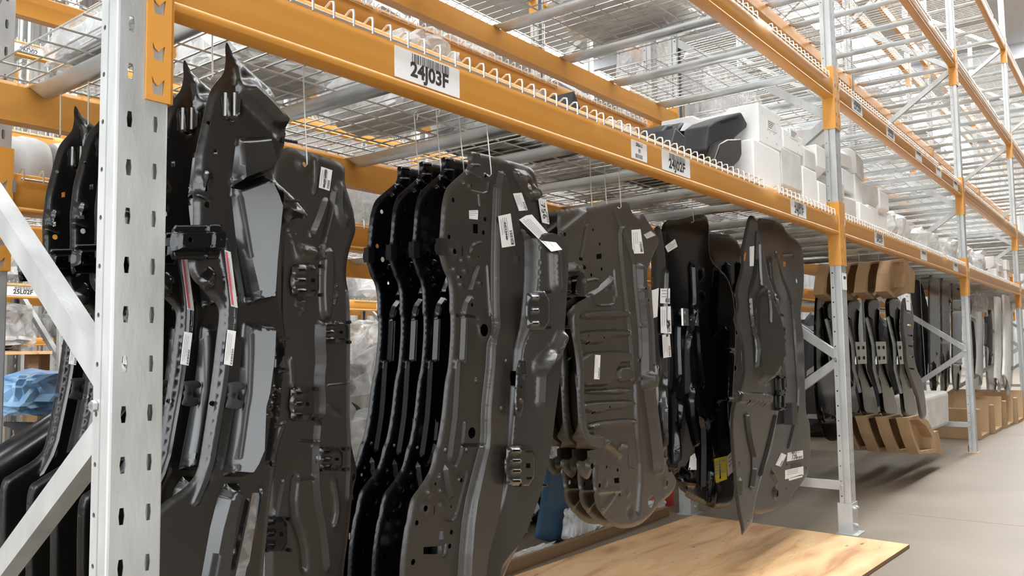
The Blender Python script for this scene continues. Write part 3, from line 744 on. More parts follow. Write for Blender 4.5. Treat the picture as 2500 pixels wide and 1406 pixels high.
wd_ = ['second', 'third', 'fourth', 'fifth', 'sixth']
for i, x in enumerate((-0.30, -0.415, -0.53, -0.645, -0.785)):
    clone(railA, (x, 0.25, 0.45), 'tall black chassis rail, %s inward from the aisle beside the end frame' % wd_[i])
for i, x in enumerate((-0.15, -0.30, -0.415, -0.53, -0.645, -0.785)):
    hook((x + 0.012, 0.205, 1.597), (x + 0.004, 0.205, 1.47), 'thin wire hook holding a tall chassis rail near the end frame', 'hooks of the chassis rails')

# ---------------- floor side panel hung next to the rails
B = Panel(-0.225, [(655, 400), (690, 372), (704, 355), (771, 373), (825, 391), (848, 405), (846, 444), (857, 480), (867, 512), (872, 545), (873, 566), (860, 600), (851, 640), (849, 680), (857, 720), (860, 785), (859, 900), (858, 1000), (861, 1084), (878, 1151), (866, 1200), (857, 1297), (842, 1406), (828, 1660), (655, 1660), (652, 1200), (655, 800)], 0.008)
B.dome((739, 400), 0.022, 0.006); B.rhole((739, 401), 0.005)
B.rib([(770, 372), (773, 440), (766, 480)], 0.008, 0.004); B.rib([(796, 480), (780, 530), (757, 583)], 0.016, 0.012); B.rib([(815, 455), (806, 520), (788, 590), (783, 640)], 0.014, 0.012); B.rib([(830, 440), (828, 520), (845, 545)], 0.03, 0.012)
B.zone([(783, 610), (812, 600), (818, 650), (812, 780), (782, 780), (778, 700)], 0.010, 0.010); B.rib([(781, 783), (779, 830), (782, 880), (777, 925), (780, 980), (778, 1022)], 0.026, 0.022)
B.rib([(777, 1022), (770, 1100), (772, 1200), (790, 1300), (800, 1406)], 0.02, 0.012); B.rib([(846, 690), (850, 800), (848, 1000), (852, 1100), (845, 1250)], 0.010, 0.008)
B.zone([(716, 728), (748, 728), (743, 768), (730, 770)], 0.010, 0.008); B.zone([(815, 700), (823, 690), (826, 730), (815, 752)], 0.01, 0.007); B.rib([(694, 510), (720, 585), (735, 620)], 0.018, 0.01); B.zone([(712, 585), (785, 600), (782, 640), (725, 650)], 0.012, 0.02)
B.rib([(712, 880), (716, 935)], 0.01, 0.005); B.rib([(800, 940), (845, 935)], 0.008, 0.004); B.rib([(800, 990), (830, 1010)], 0.012, 0.006); B.rib([(700, 1020), (672, 1090), (660, 1180)], 0.012, 0.006); B.rib([(724, 1140), (712, 1250), (740, 1330), (745, 1406)], 0.02, -0.008)
B.rib([(690, 1180), (675, 1260)], 0.010, 0.006); B.rib([(735, 1075), (770, 1078)], 0.008, 0.005); B.rib([(730, 1170), (764, 1168)], 0.008, 0.004); B.rib([(812, 1160), (826, 1240), (815, 1290)], 0.012, 0.006); B.rhole((866, 1165), 0.009, 12)
sideB = hung('floor_side_panel', 'dark floor side panel with small slotted brackets, hung beside the tall chassis rails', 'body panel', None, -0.225, 0.5, 0.45)
B.build('side_panel', 'brown', sideB)
for a, b in (((716, 646), (782, 724)), ((785, 784), (850, 838)), ((713, 945), (766, 1027)), ((778, 1093), (840, 1149)), ((642, 1262), (704, 1346))): louvre_bracket(B, sideB, a, b, 'black' if a[0] != 642 else 'black2')
sticker(B, sideB, (783, 407), (810, 416), (803, 466), (777, 458), lines=4, text='58307-43700', tsize=0.008)
hook((-0.215, 0.473, 1.597), tuple(B.surf(739, 401, 0.002)), 'white wire hook through the round hole of the floor side panel')

# ---------------- group 2: four nested side members
G = Panel(-0.10, k7((745, 65), (830, 85), (1000, 130), (1150, 175), (1170, 260), (1185, 350), (1225, 520), (1250, 650), (1255, 900), (1245, 1000), (1240, 1200)) + k8((1240, 100), (1215, 400), (1195, 640), (1160, 850), (1120, 1020), (1085, 1180), (1000, 1340), (960, 1450), (900, 2150), (305, 2150), (330, 1406), (335, 1300), (360, 1110), (372, 1080), (385, 990), (400, 930), (470, 840), (520, 750), (540, 640), (560, 600), (590, 420), (610, 200))
          + k7((625, 1406), (640, 1200), (640, 1075), (632, 1060), (635, 950), (620, 850), (590, 790), (567, 700), (545, 690), (545, 640), (569, 620), (575, 560), (585, 400), (610, 300), (660, 250), (740, 180), (750, 130)), 0.0075, flange=(0.012, 0.006))
GM = k7((905, 190), (885, 660), (885, 1090), (895, 1130), (860, 1250), (855, 1380)) + k8((850, 200), (830, 380), (828, 580), (790, 720), (720, 1000), (690, 1340), (660, 2100))
GR = k7((960, 200), (1075, 600), (1080, 690), (1075, 900), (1050, 1130), (1010, 1260), (1000, 1380)) + k8((990, 200), (975, 430), (960, 700), (940, 900), (900, 1100), (830, 1300), (740, 2100))
G.zone(GM + GR[::-1], 0.016, 0.010, sy=-0.10); G.rib(GM, 0.014, 0.008)
G.zone(GR + k8((840, 2100), (930, 1400), (1060, 1180), (1140, 860), (1175, 640), (1195, 400), (1225, 60)) + k7((1232, 1000), (1240, 800), (1235, 660), (1180, 560), (1120, 560), (1080, 600)), 0.030, 0.014, sy=0.30)
G.rib(k7((1165, 720), (1170, 900)), 0.05, 0.012); G.rib(k7((1200, 1200), (1170, 1300), (1110, 1370), (1095, 1406)), 0.05, 0.02); G.rib(k8((1150, 20), (1120, 100), (1110, 400)), 0.03, 0.014)
G.zone(k7((985, 165), (1110, 195), (1170, 340), (1140, 400), (1060, 310)), 0.020, 0.014, sz=-0.35); G.dome(k7((1105, 290))[0], 0.03, -0.016); G.rhole(k7((1105, 290))[0], 0.010); G.rhole(k7((1030, 205))[0], 0.005)
for p_, r_ in (((840, 220), .007), ((745, 285), .012), ((710, 270), .007), ((645, 680), .018), ((745, 722), .010), ((695, 740), .009), ((650, 795), .010), ((715, 805), .011), ((680, 845), .011), ((690, 890), .010), ((805, 880), .010), ((1020, 735), .013)): G.dome(k7(p_)[0], r_, 0.005)
for p_, r_ in (((840, 225), .005), ((748, 285), .004), ((645, 372), .006), ((620, 598), .006), ((645, 688), .007), ((840, 490), .006), ((830, 572), .006), ((680, 845), .004), ((815, 884), .005), ((760, 1015), .005), ((828, 1170), .016), ((800, 718), .0025)): G.rhole(k7(p_)[0], r_)
G.hole(k7((740, 430), (800, 432), (806, 445), (804, 490), (790, 496), (742, 488))); G.hole(k7((765, 518), (797, 520), (797, 578), (765, 575))); G.hole(k7((697, 655), (703, 655), (705, 715), (699, 715)))
G.rib(k7((800, 770), (770, 850), (740, 945)), 0.014, 0.010, .3); G.rib(k7((750, 690), (755, 650), (830, 625)), 0.010, 0.006); G.rib(k7((755, 950), (705, 1025), (700, 1200), (690, 1400)), 0.014, 0.010); G.rib(k7((770, 960), (722, 1030), (718, 1200), (712, 1400)), 0.010, 0.006)
G.rib(k7((770, 90), (800, 92)), 0.008, 0.006); G.rib(k7((765, 160), (800, 160)), 0.010, 0.007); G.rib(k7((735, 205), (800, 240)), 0.012, 0.008); G.rib(k7((800, 340), (805, 400)), 0.008, 0.004); G.rib(k7((860, 250), (850, 340), (720, 310)), 0.008, 0.004)
G.rib(k7((640, 1080), (780, 1085), (800, 1110)), 0.010, -0.006); G.rib(k7((850, 780), (870, 1080)), 0.012, 0.004); G.zone(k7((780, 1105), (885, 1105), (870, 1240), (800, 1230)), 0.004, 0.008)
G.rib(k8((680, 0), (660, 400), (640, 560), (620, 700)), 0.016, 0.009); G.rib(k8((720, 420), (700, 640), (660, 745), (640, 720)), 0.010, 0.006); G.rib(k8((600, 720), (610, 820), (635, 930)), 0.018, 0.011, .3); G.rib(k8((740, 740), (700, 900), (655, 1070), (580, 1050)), 0.009, 0.005)
for p_, r_ in (((600, 630), .006), ((730, 630), .006), ((565, 795), .009), ((500, 890), .010), ((570, 880), .009), ((575, 970), .012), ((470, 985), .018), ((690, 810), .010), ((790, 200), .008), ((950, 80), .006), ((915, 370), .006)): G.dome(k8(p_)[0], r_, 0.005)
for p_, r_ in (((765, 523), .014), ((540, 838), .004), ((470, 988), .007), ((690, 814), .005), ((425, 1078), .006), ((638, 1136), .006), ((628, 1222), .006), ((402, 1320), .007), ((636, 980), .0025)): G.rhole(k8(p_)[0], r_)
G.hole(k8((562, 1130), (592, 1128), (594, 1180), (560, 1182))); G.hole(k8((465, 1228), (580, 1220), (585, 1262), (575, 1272), (465, 1272))); G.hole(k8((530, 975), (536, 975), (534, 1025), (528, 1025))); G.rib(k8((605, 1200), (600, 1265), (585, 1285)), 0.008, 0.004); G.rib(k8((700, 598), (820, 600)), 0.01, -0.006)
G.hole(k8((1000, 140), (1022, 140), (1018, 230), (996, 230)))
memG = hung('side_member', 'x', 'body panel', 'four nested side members hung in one row', -0.10, 0.95, 0.4)
G.build('member_panel', 'brown', memG)
o_ = louvre_bracket(G, memG, k7((1105, 930))[0], k7((1240, 1168))[0], 'black', 3, 0.014, 0.0); louvre_bracket(G, memG, k8((985, 600))[0], k8((1160, 850))[0], 'black', 4, 0.010)
s_ = Panel(G.surf(*k8((1060, 240))[0]).x + 0.008, k8((1050, 70), (1115, 85), (1085, 430), (1030, 410)), 0.006, 0.0014, (0.005, 0.004), 1)
for p_ in ((1085, 95), (1068, 240), (1050, 380)): s_.rhole(k8(p_)[0], 0.004)
s_.rib(k8((1078, 168), (1100, 168)), 0.008, 0.004); s_.rib(k8((1060, 315), (1085, 315)), 0.008, 0.004); s_.build('bracket', 'black', memG)
for p_ in ((690, 635), (1108, 0)): pass
# small side tab on the left edge
m = MB(); p_ = G.surf(1078, 600); m.box((p_.x - 0.004, p_.y - 0.016, p_.z - 0.022), (p_.x + 0.014, p_.y + 0.004, p_.z + 0.016)); m.build('side_tab', M['black'], memG, smooth=0)
memG['label'] = 'brown-black pressed side member covered in white stickers, outermost of four nested'
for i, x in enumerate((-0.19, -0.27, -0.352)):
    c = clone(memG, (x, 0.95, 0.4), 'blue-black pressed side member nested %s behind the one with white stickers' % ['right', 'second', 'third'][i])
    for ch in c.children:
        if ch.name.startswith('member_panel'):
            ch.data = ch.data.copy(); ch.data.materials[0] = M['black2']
sticker(G, memG, *k7((890, 475), (970, 458), (998, 655), (912, 668)), lines=4, text='AC13448', tsize=0.012, ring=True)
sticker(G, memG, *k7((1008, 333), (1060, 328), (1097, 435), (1045, 440)), lines=4, code=True)
sticker(G, memG, *k7((1042, 475), (1120, 462), (1178, 690), (1125, 700)), lines=5, code=False); sticker(G, memG, *k7((1152, 362), (1208, 370), (1230, 522), (1178, 512)), lines=2, code=True, text='756', tsize=0.03)
sticker(G, memG, *k7((746, 434), (806, 432), (803, 492), (744, 486)), lines=3, code=False, lift=-0.004)
for i, x in enumerate((-0.10, -0.19, -0.27, -0.352)):
    lo = G.surf(*k7((842, 215))[0]); lo.x = x + 0.012; hook((x + 0.012, lo.y - 0.01, 1.597), tuple(lo), 'thin wire hook holding a nested side member', 'hooks of the nested side members')

# ---------------- group 3: front floor pans
F = Panel(-0.15, q1((190, 150), (240, 140), (450, 115), (600, 95), (680, 90), (690, 160), (740, 205), (770, 165), (800, 215), (890, 350), (850, 440), (815, 520), (795, 600), (820, 800), (840, 1000), (858, 1300)) + q2((868, 300), (890, 560), (925, 670), (1005, 735), (985, 830), (880, 920), (830, 990), (740, 1070), (590, 1088), (470, 965), (442, 900), (425, 700), (440, 640), (400, 760), (330, 700), (315, 640), (350, 590), (300, 520), (262, 470), (245, 400), (225, 0))
          + q1((235, 1300), (225, 1150), (190, 960), (190, 850), (230, 790), (320, 745), (215, 745), (205, 560), (150, 500), (180, 380), (185, 240)), 0.0085, flange=(0.012, 0.008))
F.hole(q1((225, 610), (290, 600), (300, 640), (295, 730), (225, 740))); F.hole(q2((308, 530), (375, 530), (380, 600), (350, 620), (312, 610)))
rail_l = q1((330, 760), (250, 810), (212, 870), (215, 1000), (245, 1150), (250, 1300)) + q2((250, 200), (265, 380), (300, 470), (380, 490), (420, 480))
F.rib(rail_l, 0.055, 0.045, .5); F.zone(q1((270, 870), (300, 880), (290, 1000), (280, 1180), (300, 1380)) + q2((330, 400), (370, 440), (300, 430), (275, 100)) + q1((262, 1200), (240, 960)), -0.02, 0.012)
F.zone(q1((300, 845), (650, 830), (655, 895), (300, 905)), 0.016, 0.010); F.zone(q1((295, 975), (655, 960), (665, 1020), (500, 1030), (460, 1075), (330, 1070), (285, 1035)), 0.014, 0.010); F.zone(q1((285, 1125), (660, 1105), (675, 1200), (560, 1205), (545, 1360), (285, 1365)), 0.016, 0.010); F.zone(q1((570, 1220), (670, 1215), (675, 1330), (575, 1340)), 0.014, 0.010)
F.zone(q2((305, 125), (680, 105), (690, 160), (310, 165)), 0.016, 0.010); F.zone(q2((345, 205), (690, 190), (705, 250), (500, 275), (450, 300), (330, 280), (320, 240)), 0.014, 0.010); F.zone(q2((355, 350), (705, 315), (712, 375), (360, 415)), 0.016, 0.010)
F.rib(q1((610, 250), (590, 330), (640, 800), (665, 1000), (690, 1400)), 0.014, 0.010); F.rib(q2((705, 0), (715, 400), (745, 700), (720, 1040)), 0.030, -0.014); F.rib(q1((560, 150), (600, 250), (690, 480), (700, 650), (735, 1000), (740, 1200)), 0.014, 0.008); F.rib(q1((640, 300), (690, 500)), 0.01, 0.006)
sill = q1((730, 520), (735, 700), (760, 900), (770, 1100), (770, 1400)); F.rib(sill, 0.05, 0.024, .5); F.rib(q2((760, 0), (800, 200), (830, 420), (850, 600), (855, 690)), 0.05, 0.024, .5); F.rib(q1((790, 620), (815, 900), (835, 1300)), 0.016, 0.010)
for p_ in ((725, 690), (740, 770), (735, 940), (725, 1180), (735, 1305)): F.dome(q1(p_)[0], 0.010, 0.008); F.rhole(q1(p_)[0], 0.004)
F.rib(q1((380, 745), (450, 700), (520, 640), (540, 610)), 0.022, 0.014); F.rib(q1((340, 640), (440, 620), (460, 650)), 0.012, 0.007); F.rib(q1((500, 700), (520, 650), (550, 650), (545, 700)), 0.012, 0.008); F.rib(q1((420, 780), (440, 805), (555, 800), (560, 740)), 0.010, 0.006); F.rib(q1((555, 540), (560, 640), (580, 770)), 0.014, 0.006)
F.zone(q1((240, 500), (320, 520), (335, 640), (320, 740), (300, 740), (295, 600), (215, 590), (215, 560)), 0.03, 0.012); F.dome(q1((282, 545))[0], 0.018, 0.010); F.rhole(q1((282, 545))[0], 0.009)
F.rib(q1((370, 250), (330, 480)), 0.02, -0.012); F.rib(q1((185, 300), (360, 160)), 0.02, 0.008)
for p_, r_ in (((462, 383), .006), ((338, 484), .006), ((475, 553), .006), ((404, 594), .006), ((415, 285), .005), ((222, 315), .007), ((367, 1062), .006), ((467, 1025), .004), ((312, 1045), .004), ((360, 1010), .003)): F.rhole(q1(p_)[0], r_)
F.hole(q1((440, 450), (475, 447), (475, 482), (440, 485)))
for p_, r_ in (((509, 657), .005), ((585, 678), .006), ((462, 785), .007), ((598, 848), .006), ((815, 888), .024), ((408, 285), .005), ((505, 246), .004), ((735, 52), .004)): F.rhole(q2(p_)[0], r_)
F.hole(q2((560, 735), (595, 730), (597, 768), (562, 770))); F.dome(q2((388, 648))[0], 0.022, 0.012); F.rhole(q2((388, 650))[0], 0.009); F.dome(q2((910, 765))[0], 0.018, 0.008); F.rhole(q2((910, 768))[0], 0.007, 12, 1.5)
F.rib(q2((400, 470), (500, 500), (620, 600)), 0.026, 0.014); F.rib(q2((590, 560), (600, 505), (665, 515)), 0.012, 0.006); F.rib(q2((665, 550), (668, 670), (700, 675)), 0.008, 0.005); F.rib(q2((440, 830), (600, 820)), 0.02, 0.006); F.rib(q2((480, 960), (560, 850)), 0.02, 0.006); F.dome(q2((670, 970))[0], 0.022, -0.006); F.dome(q2((500, 765))[0], 0.012, 0.004); F.dome(q2((655, 835))[0], 0.010, 0.004)
pan3 = hung('floor_pan', 'x', 'body panel', 'nested front floor pans', -0.15, 1.7, 0.35)
F.build('floor_pressing', 'brown2', pan3)
pan3['label'] = 'brown-black ribbed floor pan with a square hole and two white stickers'
clone(pan3, (-0.205, 1.7, 0.35), 'black ribbed floor pan nested right behind the stickered one'); clone(pan3, (-0.262, 1.7, 0.35), 'black ribbed floor pan nested second behind the stickered one')
sticker(F, pan3, *q1((677, 285), (738, 280), (761, 446), (685, 448)), lines=3, code=True, ring=True); sticker(F, pan3, *q1((397, 1142), (433, 1144), (426, 1310), (389, 1308)), lines=2, code=True)
sticker(F, pan3, *q1((760, 318), (810, 292), (843, 322), (782, 346)), 'greyfilm', 2, False)
for i, x in enumerate((-0.15, -0.205, -0.262)):
    lo = F.surf(*q1((585, 105))[0]); hook((x + 0.01, lo.y, 1.597), (x + 0.006, lo.y, lo.z - 0.01), 'thin wire hook holding a ribbed floor pan', 'hooks of the floor pans')

# ---------------- group 4: black under-floor panels hung deeper in the bay
def rough_panel(x0, out, seed, mat, name, label, n=26, group=None, res=0.011):
    rnd = random.Random(seed); pn = Panel(x0, out, res, flange=(0.014, 0.008)); o = np.array(out); c0, c1 = o.min(0), o.max(0)
    for i in range(n):
        u = c0[0] + (c1[0] - c0[0]) * (0.12 + 0.76 * rnd.random()); v = c0[1] + (c1[1] - c0[1]) * (0.06 + 0.88 * rnd.random()); k = rnd.random()
        if k < .45: pn.rib([(u, v), (u + rnd.uniform(-10, 10), v + rnd.uniform(40, 150)), (u + rnd.uniform(-14, 14), v + rnd.uniform(160, 220))], rnd.uniform(.02, .05), rnd.uniform(.008, .022))
        elif k < .65: pn.rib([(u - 22, v), (u + 18, v + rnd.uniform(-4, 8))], 0.025, 0.012)
        elif k < .85: pn.dome((u, v), rnd.uniform(.015, .035), rnd.uniform(.006, .014))
        else: pn.rhole((u, v), rnd.uniform(.006, .014))
    a = at(*out[0], x0); r = hung(name, label, 'body panel', group, x0, a.y, 0.2); pn.build('pressing', mat, r); return pn, r
o4 = q3((55, 105), (180, 100), (330, 55), (380, 95), (375, 330), (420, 420), (500, 480), (540, 600), (560, 760), (560, 1000), (540, 1300)) + q4((540, 300), (545, 560), (560, 920), (440, 950), (390, 940), (200, 860), (150, 720), (80, 640), (60, 300), (60, 0)) + q3((110, 1300), (110, 800), (90, 560), (50, 330))
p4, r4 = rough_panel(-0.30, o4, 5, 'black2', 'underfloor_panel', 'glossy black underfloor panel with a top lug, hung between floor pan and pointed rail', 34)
p4.feats.append(lambda Q: 0.012 * np.sin(Q[:, 1] * 34) * np.sin(Q[:, 0] * 23))
for a, b in (((1647, 757), (1662, 792)), ((1665, 757), (1678, 792)), ((1688, 760), (1696, 790))):
    m = MB(); c = p4.surf((a[0] + b[0]) / 2, (a[1] + b[1]) / 2, 0.01); m.frame_box(c, (0.004, 0, 0), (0, 0.020, 0), (0, 0, 0.035)); m.tube([c + Vector((0, 0, .018)), c + Vector((0.006, 0, .018))], 0.006, 8); m.tube([c + Vector((0, 0, -.018)), c + Vector((0.006, 0, -.018))], 0.006, 8); m.build('mount_plate', M['bolt'], r4)
sticker(p4, r4, *q4((362, 603), (472, 580), (478, 740), (385, 770)), 'yellow', 5, False); sticker(p4, r4, *q4((475, 580), (525, 545), (530, 690), (485, 720)), 'paper', 3, False); sticker(p4, r4, *q4((255, 545), (285, 540), (255, 675), (210, 675)), 'paper', 0, False)
sticker(p4, r4, *q3((60, 285), (125, 235), (160, 300), (95, 340)), 'paper', 3, False)
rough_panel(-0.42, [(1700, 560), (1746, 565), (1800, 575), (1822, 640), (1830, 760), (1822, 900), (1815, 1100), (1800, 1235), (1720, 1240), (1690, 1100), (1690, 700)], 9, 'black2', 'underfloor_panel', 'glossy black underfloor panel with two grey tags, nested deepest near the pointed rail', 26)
p_, r_ = rough_panel(-0.20, [(1598, 560), (1616, 545), (1626, 600), (1632, 700), (1634, 900), (1634, 1100), (1628, 1150), (1612, 1100), (1605, 900), (1594, 700)], 3, 'black', 'sill_strip', 'narrow black sill strip with four white stickers beside the ribbed floor pan', 6)
for c in (q3((22, 575), (78, 575), (76, 680), (20, 676)), q3((22, 700), (82, 697), (84, 885), (22, 880)), q3((30, 893), (88, 888), (103, 1042), (42, 1052))): sticker(p_, r_, *c, lines=3, code=True)
sticker(p_, r_, *q1((815, 700), (858, 684), (852, 880), (828, 890)), lines=0, code=False)
for px, py, x in ((1688, 540, -0.30), (1762, 568, -0.42), (1895, 540, -0.17)):
    a = at(px, py, x); hook((x + .008, a.y, 1.597), (x + .004, a.y, a.z), 'thin wire hook holding a black panel near the plywood', 'hooks near the plywood')

# ---------------- group 5: pointed rail and wide panel beside the second frame
C5 = Panel(-0.17, q3((640, 80), (870, 110), (910, 190), (980, 240), (1020, 300), (1030, 560), (1000, 750), (1025, 900), (1035, 1300)) + q4((1040, 300), (1070, 350), (1070, 690), (1000, 790), (940, 860), (930, 910), (790, 970), (690, 990), (640, 900), (640, 300)), 0.009)
C5.rib(q3((820, 290), (850, 450), (930, 640), (950, 820), (960, 1000)) + q4((985, 200), (940, 400), (900, 560)), 0.014, 0.008); C5.zone(q3((770, 350), (815, 340), (840, 460), (900, 640), (860, 700), (790, 560)), 0.012, 0.012)
C5.hole(q3((875, 330), (945, 335), (948, 365), (880, 368))); C5.hole(q3((875, 390), (895, 390), (897, 425), (877, 425))); C5.hole(q3((1060, 470), (1061, 471), (1060, 472)))
for p_, r_ in (((988, 463), .008), ((970, 522), .012), ((968, 600), .008), ((850, 355), .006), ((1160, 0), .001)): C5.rhole(q3(p_)[0], r_)
C5.dome(q4((820, 835))[0], 0.03, 0.012); C5.rhole(q4((820, 838))[0], 0.016); C5.rib(q4((800, 700), (830, 760)), 0.03, 0.012); C5.rhole(q4((895, 798))[0], 0.012); C5.rhole(q4((1033, 665))[0], 0.008); C5.rhole(q4((900, 640))[0], 0.008)
C5.hole(q4((925, 632), (1000, 630), (1000, 655), (985, 662), (930, 662))); C5.rib(q3((860, 700), (860, 1000), (890, 1300)), 0.04, 0.018, .4)
wide5 = hung('quarter_panel', 'wide dark inner panel with the 756 sticker, beside the bolted box foot', 'body panel', None, -0.17, 3.1, 0.2)
C5.build('inner_pressing', 'brown', wide5)
sticker(C5, wide5, *q4((905, 560), (1010, 543), (1012, 598), (900, 620)), lines=1, code=True, text='756', tsize=0.05); sticker(C5, wide5, *q4((888, 680), (1012, 652), (1015, 712), (888, 742)), lines=3, code=False); sticker(C5, wide5, *q4((862, 560), (897, 575), (858, 655), (822, 643)), lines=1, code=True); sticker(C5, wide5, *q4((912, 735), (1005, 708), (1008, 725), (915, 752)), lines=1, code=False)
m = MB(); c = C5.surf(*q4((885, 290))[0], 0.03); m.frame_box(c, (0.02, 0, 0), (0, 0.035, 0), (0, 0, 0.05)); m.build('module_box', M['plastic'], wide5, smooth=0)
N5 = Panel(-0.085, q3((650, 65), (700, 80), (715, 200), (745, 300), (780, 480), (830, 620), (855, 800), (870, 1000), (860, 1130), (878, 1200)) + q4((880, 60), (870, 200), (840, 330), (800, 560), (750, 680), (690, 900), (670, 1060), (605, 1140), (600, 1080), (570, 950), (545, 700), (520, 400), (530, 240), (575, 150), (610, 0)) + q3((605, 1100), (600, 950), (540, 790), (570, 700), (550, 600), (600, 430), (592, 330), (620, 200)), 0.009, flange=(0.010, 0.006))
N5.rib(q3((700, 120), (690, 450), (645, 600), (660, 800), (690, 950), (690, 1150)), 0.016, 0.010); N5.rib(q3((710, 200), (720, 500), (745, 700), (745, 830)), 0.012, 0.008); N5.zone(q3((665, 640), (740, 520), (800, 700), (845, 900), (845, 1100), (770, 1250), (690, 1200), (672, 900)), 0.03, 0.03, sy=0.12)
N5.rib(q3((780, 480), (820, 560), (835, 700), (845, 850)), 0.014, 0.012); N5.rib(q4((560, 180), (780, 190)), 0.05, 0.014, .6); N5.rib(q4((620, 260), (640, 450), (680, 620), (650, 850)), 0.02, 0.014); N5.rib(q4((830, 260), (780, 480), (700, 780)), 0.016, 0.010)
for p_ in ((628, 210), (653, 210), (686, 216), (717, 220), (746, 225)): N5.rhole(q4(p_)[0], 0.010, 8)
N5.hole(q4((565, 760), (585, 720), (600, 760), (600, 840), (580, 855), (565, 830))); N5.hole(q4((590, 880), (598, 880), (598, 898), (590, 898))); N5.hole(q4((630, 1020), (646, 1015), (644, 1050), (632, 1055))); N5.rhole(q4((575, 635))[0], 0.010); N5.rhole(q3((600, 530))[0], 0.008); N5.hole(q3((608, 340), (630, 320), (622, 380), (605, 400)))
point5 = hung('pointed_rail', 'long dark rail tapering to a point just above the plywood sheet', 'body panel', None, -0.085, 2.7, 0.2)
N5.build('rail_pressing', 'black', point5)
sticker(N5, point5, *q3((645, 288), (676, 282), (672, 420), (646, 422)), lines=1, code=False)
# slotted strip down the right side of the pointed rail
for ya, yb in ((850, 930), (950, 1040), (1180, 1280), (1300, 1400)):
    m = MB(); a = N5.surf(*q3((845, ya))[0], 0.012); b = N5.surf(*q3((845, yb))[0], 0.012)
    for dy in (-0.03, 0.03): m.frame_box((a + b) / 2 + Vector((0, dy, 0)), (0.006, 0, 0), (0, 0.008, 0), (0, 0, (a.z - b.z) / 2))
    for zz in (a.z, b.z): m.frame_box(Vector((a.x, (a.y + b.y) / 2, zz)), (0.006, 0, 0), (0, 0.038, 0), (0, 0, 0.006))
    m.build('slotted_bracket', M['black2'], point5, smooth=0)

# ------------------------------------------------------------------ goods on the decks, on the floor and further along
from mathutils import noise
k9 = K(1950, 560, 2.344); z7 = K(1300, 0, 2.811); z8 = K(1850, 0, 2.163)
_ico = {}
def ico(sub):
    if sub not in _ico:
        bm = bmesh.new(); bmesh.ops.create_icosphere(bm, subdivisions=sub, radius=1.0)
        _ico[sub] = ([v.co.copy() for v in bm.verts], [tuple(v.index for v in f.verts) for f in bm.faces]); bm.free()
    return _ico[sub]
def lump_mesh(c, size, seed, crump=0.28, sub=4, square=0.45, rot=0.0):
    """crumpled sack or bag: a boxy blob with sharp random folds and a flat bottom at c.z"""
    vs, fs = ico(sub); o = Vector((seed * 7.3, seed * 3.1, seed * 1.7)); out = []; cr, sr = math.cos(rot), math.sin(rot)
    for v in vs:
        q = Vector([math.copysign(abs(t) ** (1 - square), t) for t in v])
        n = noise.turbulence(v * 1.7 + o, 4, True, noise_basis='PERLIN_ORIGINAL', amplitude_scale=0.6, frequency_scale=2.1)
        r = 1.0 + crump * (n - 0.9)
        p = Vector((q.x * size[0] * r, q.y * size[1] * r, q.z * size[2] * r)) * 0.53
        p.z = max(p.z + size[2] * 0.5, 0.0)
        out.append(Vector((p.x * cr - p.y * sr, p.x * sr + p.y * cr, p.z)) + Vector(c))
    return out, fs
def bag(c, size, seed, label, mat='film', core=None, name='plastic_bag', cat='plastic bag', group=None, crump=0.28, rot=0.0, sub=4):
    r = thing(name, label, cat, c, group); m = MB(); v, f = lump_mesh(c, size, seed, crump, sub, 0.45, rot); m.add(v, f); m.build('film_wrap', M[mat], r, smooth=25, fix=False)
    if core:
        m = MB(); v, f = lump_mesh(Vector(c) + Vector((0, 0, 0.004)), [s_ * 0.84 for s_ in size], seed + 3, 0.2, 3, 0.5, rot); m.add(v, f); m.build('wrapped_part', M[core], r, smooth=40, fix=False)
    return r
def foam(y0, y1, x0, x1, z0, prof, label, mat='foam', group=None, tagged=False, rotz=0.0):
    """expanded-foam packing block: side profile prof in (x, z) fractions swept along y, rounded edges"""
    c = Vector(((x0 + x1) / 2, (y0 + y1) / 2, z0)); r = thing('foam_block', label, 'foam block', c, group); m = MB()
    w = x1 - x0; h = prof[0]; pts = [(x0 + a * w, z0 + b * h) for a, b in prof[1]]
    m.prism(pts, lambda u, v, t: (u, t, v), y0, y1); o = m.build('foam_body', M[mat], r, smooth=40)
    bv = o.modifiers.new('round', 'BEVEL'); bv.width = 0.006; bv.segments = 2; bv.limit_method = 'ANGLE'; bv.angle_limit = R(30)
    if tagged:
        m = MB(); m.box((x1 - 0.0005, y0 + (y1 - y0) * .35, z0 + h * .45), (x1 + 0.0015, y0 + (y1 - y0) * .75, z0 + h * .72)); s_ = m.build('sticker', M['paper'], r, smooth=0)
        m = MB()
        for k in range(4): m.box((x1 + 0.0012, y0 + (y1 - y0) * .40, z0 + h * (.5 + .05 * k)), (x1 + 0.0019, y0 + (y1 - y0) * (.55 + .04 * k), z0 + h * (.515 + .05 * k)))
        m.build('printed_lines', M['ink'], s_, smooth=0)
        rnd = random.Random(int(y0 * 100))
        m = MB()
        for k in range(14):
            yy = y0 + (y1 - y0) * (.08 + .84 * rnd.random()); zz = z0 + h * (.08 + .8 * rnd.random()); m.tube([(x1 - 0.002, yy, zz), (x1 + 0.0012, yy, zz)], 0.0035, 6)
        m.build('mould_marks', M['greyfilm'], r)['kind'] = 'stuff'
    if rotz: r.rotation_euler = (0, 0, rotz)
    return r
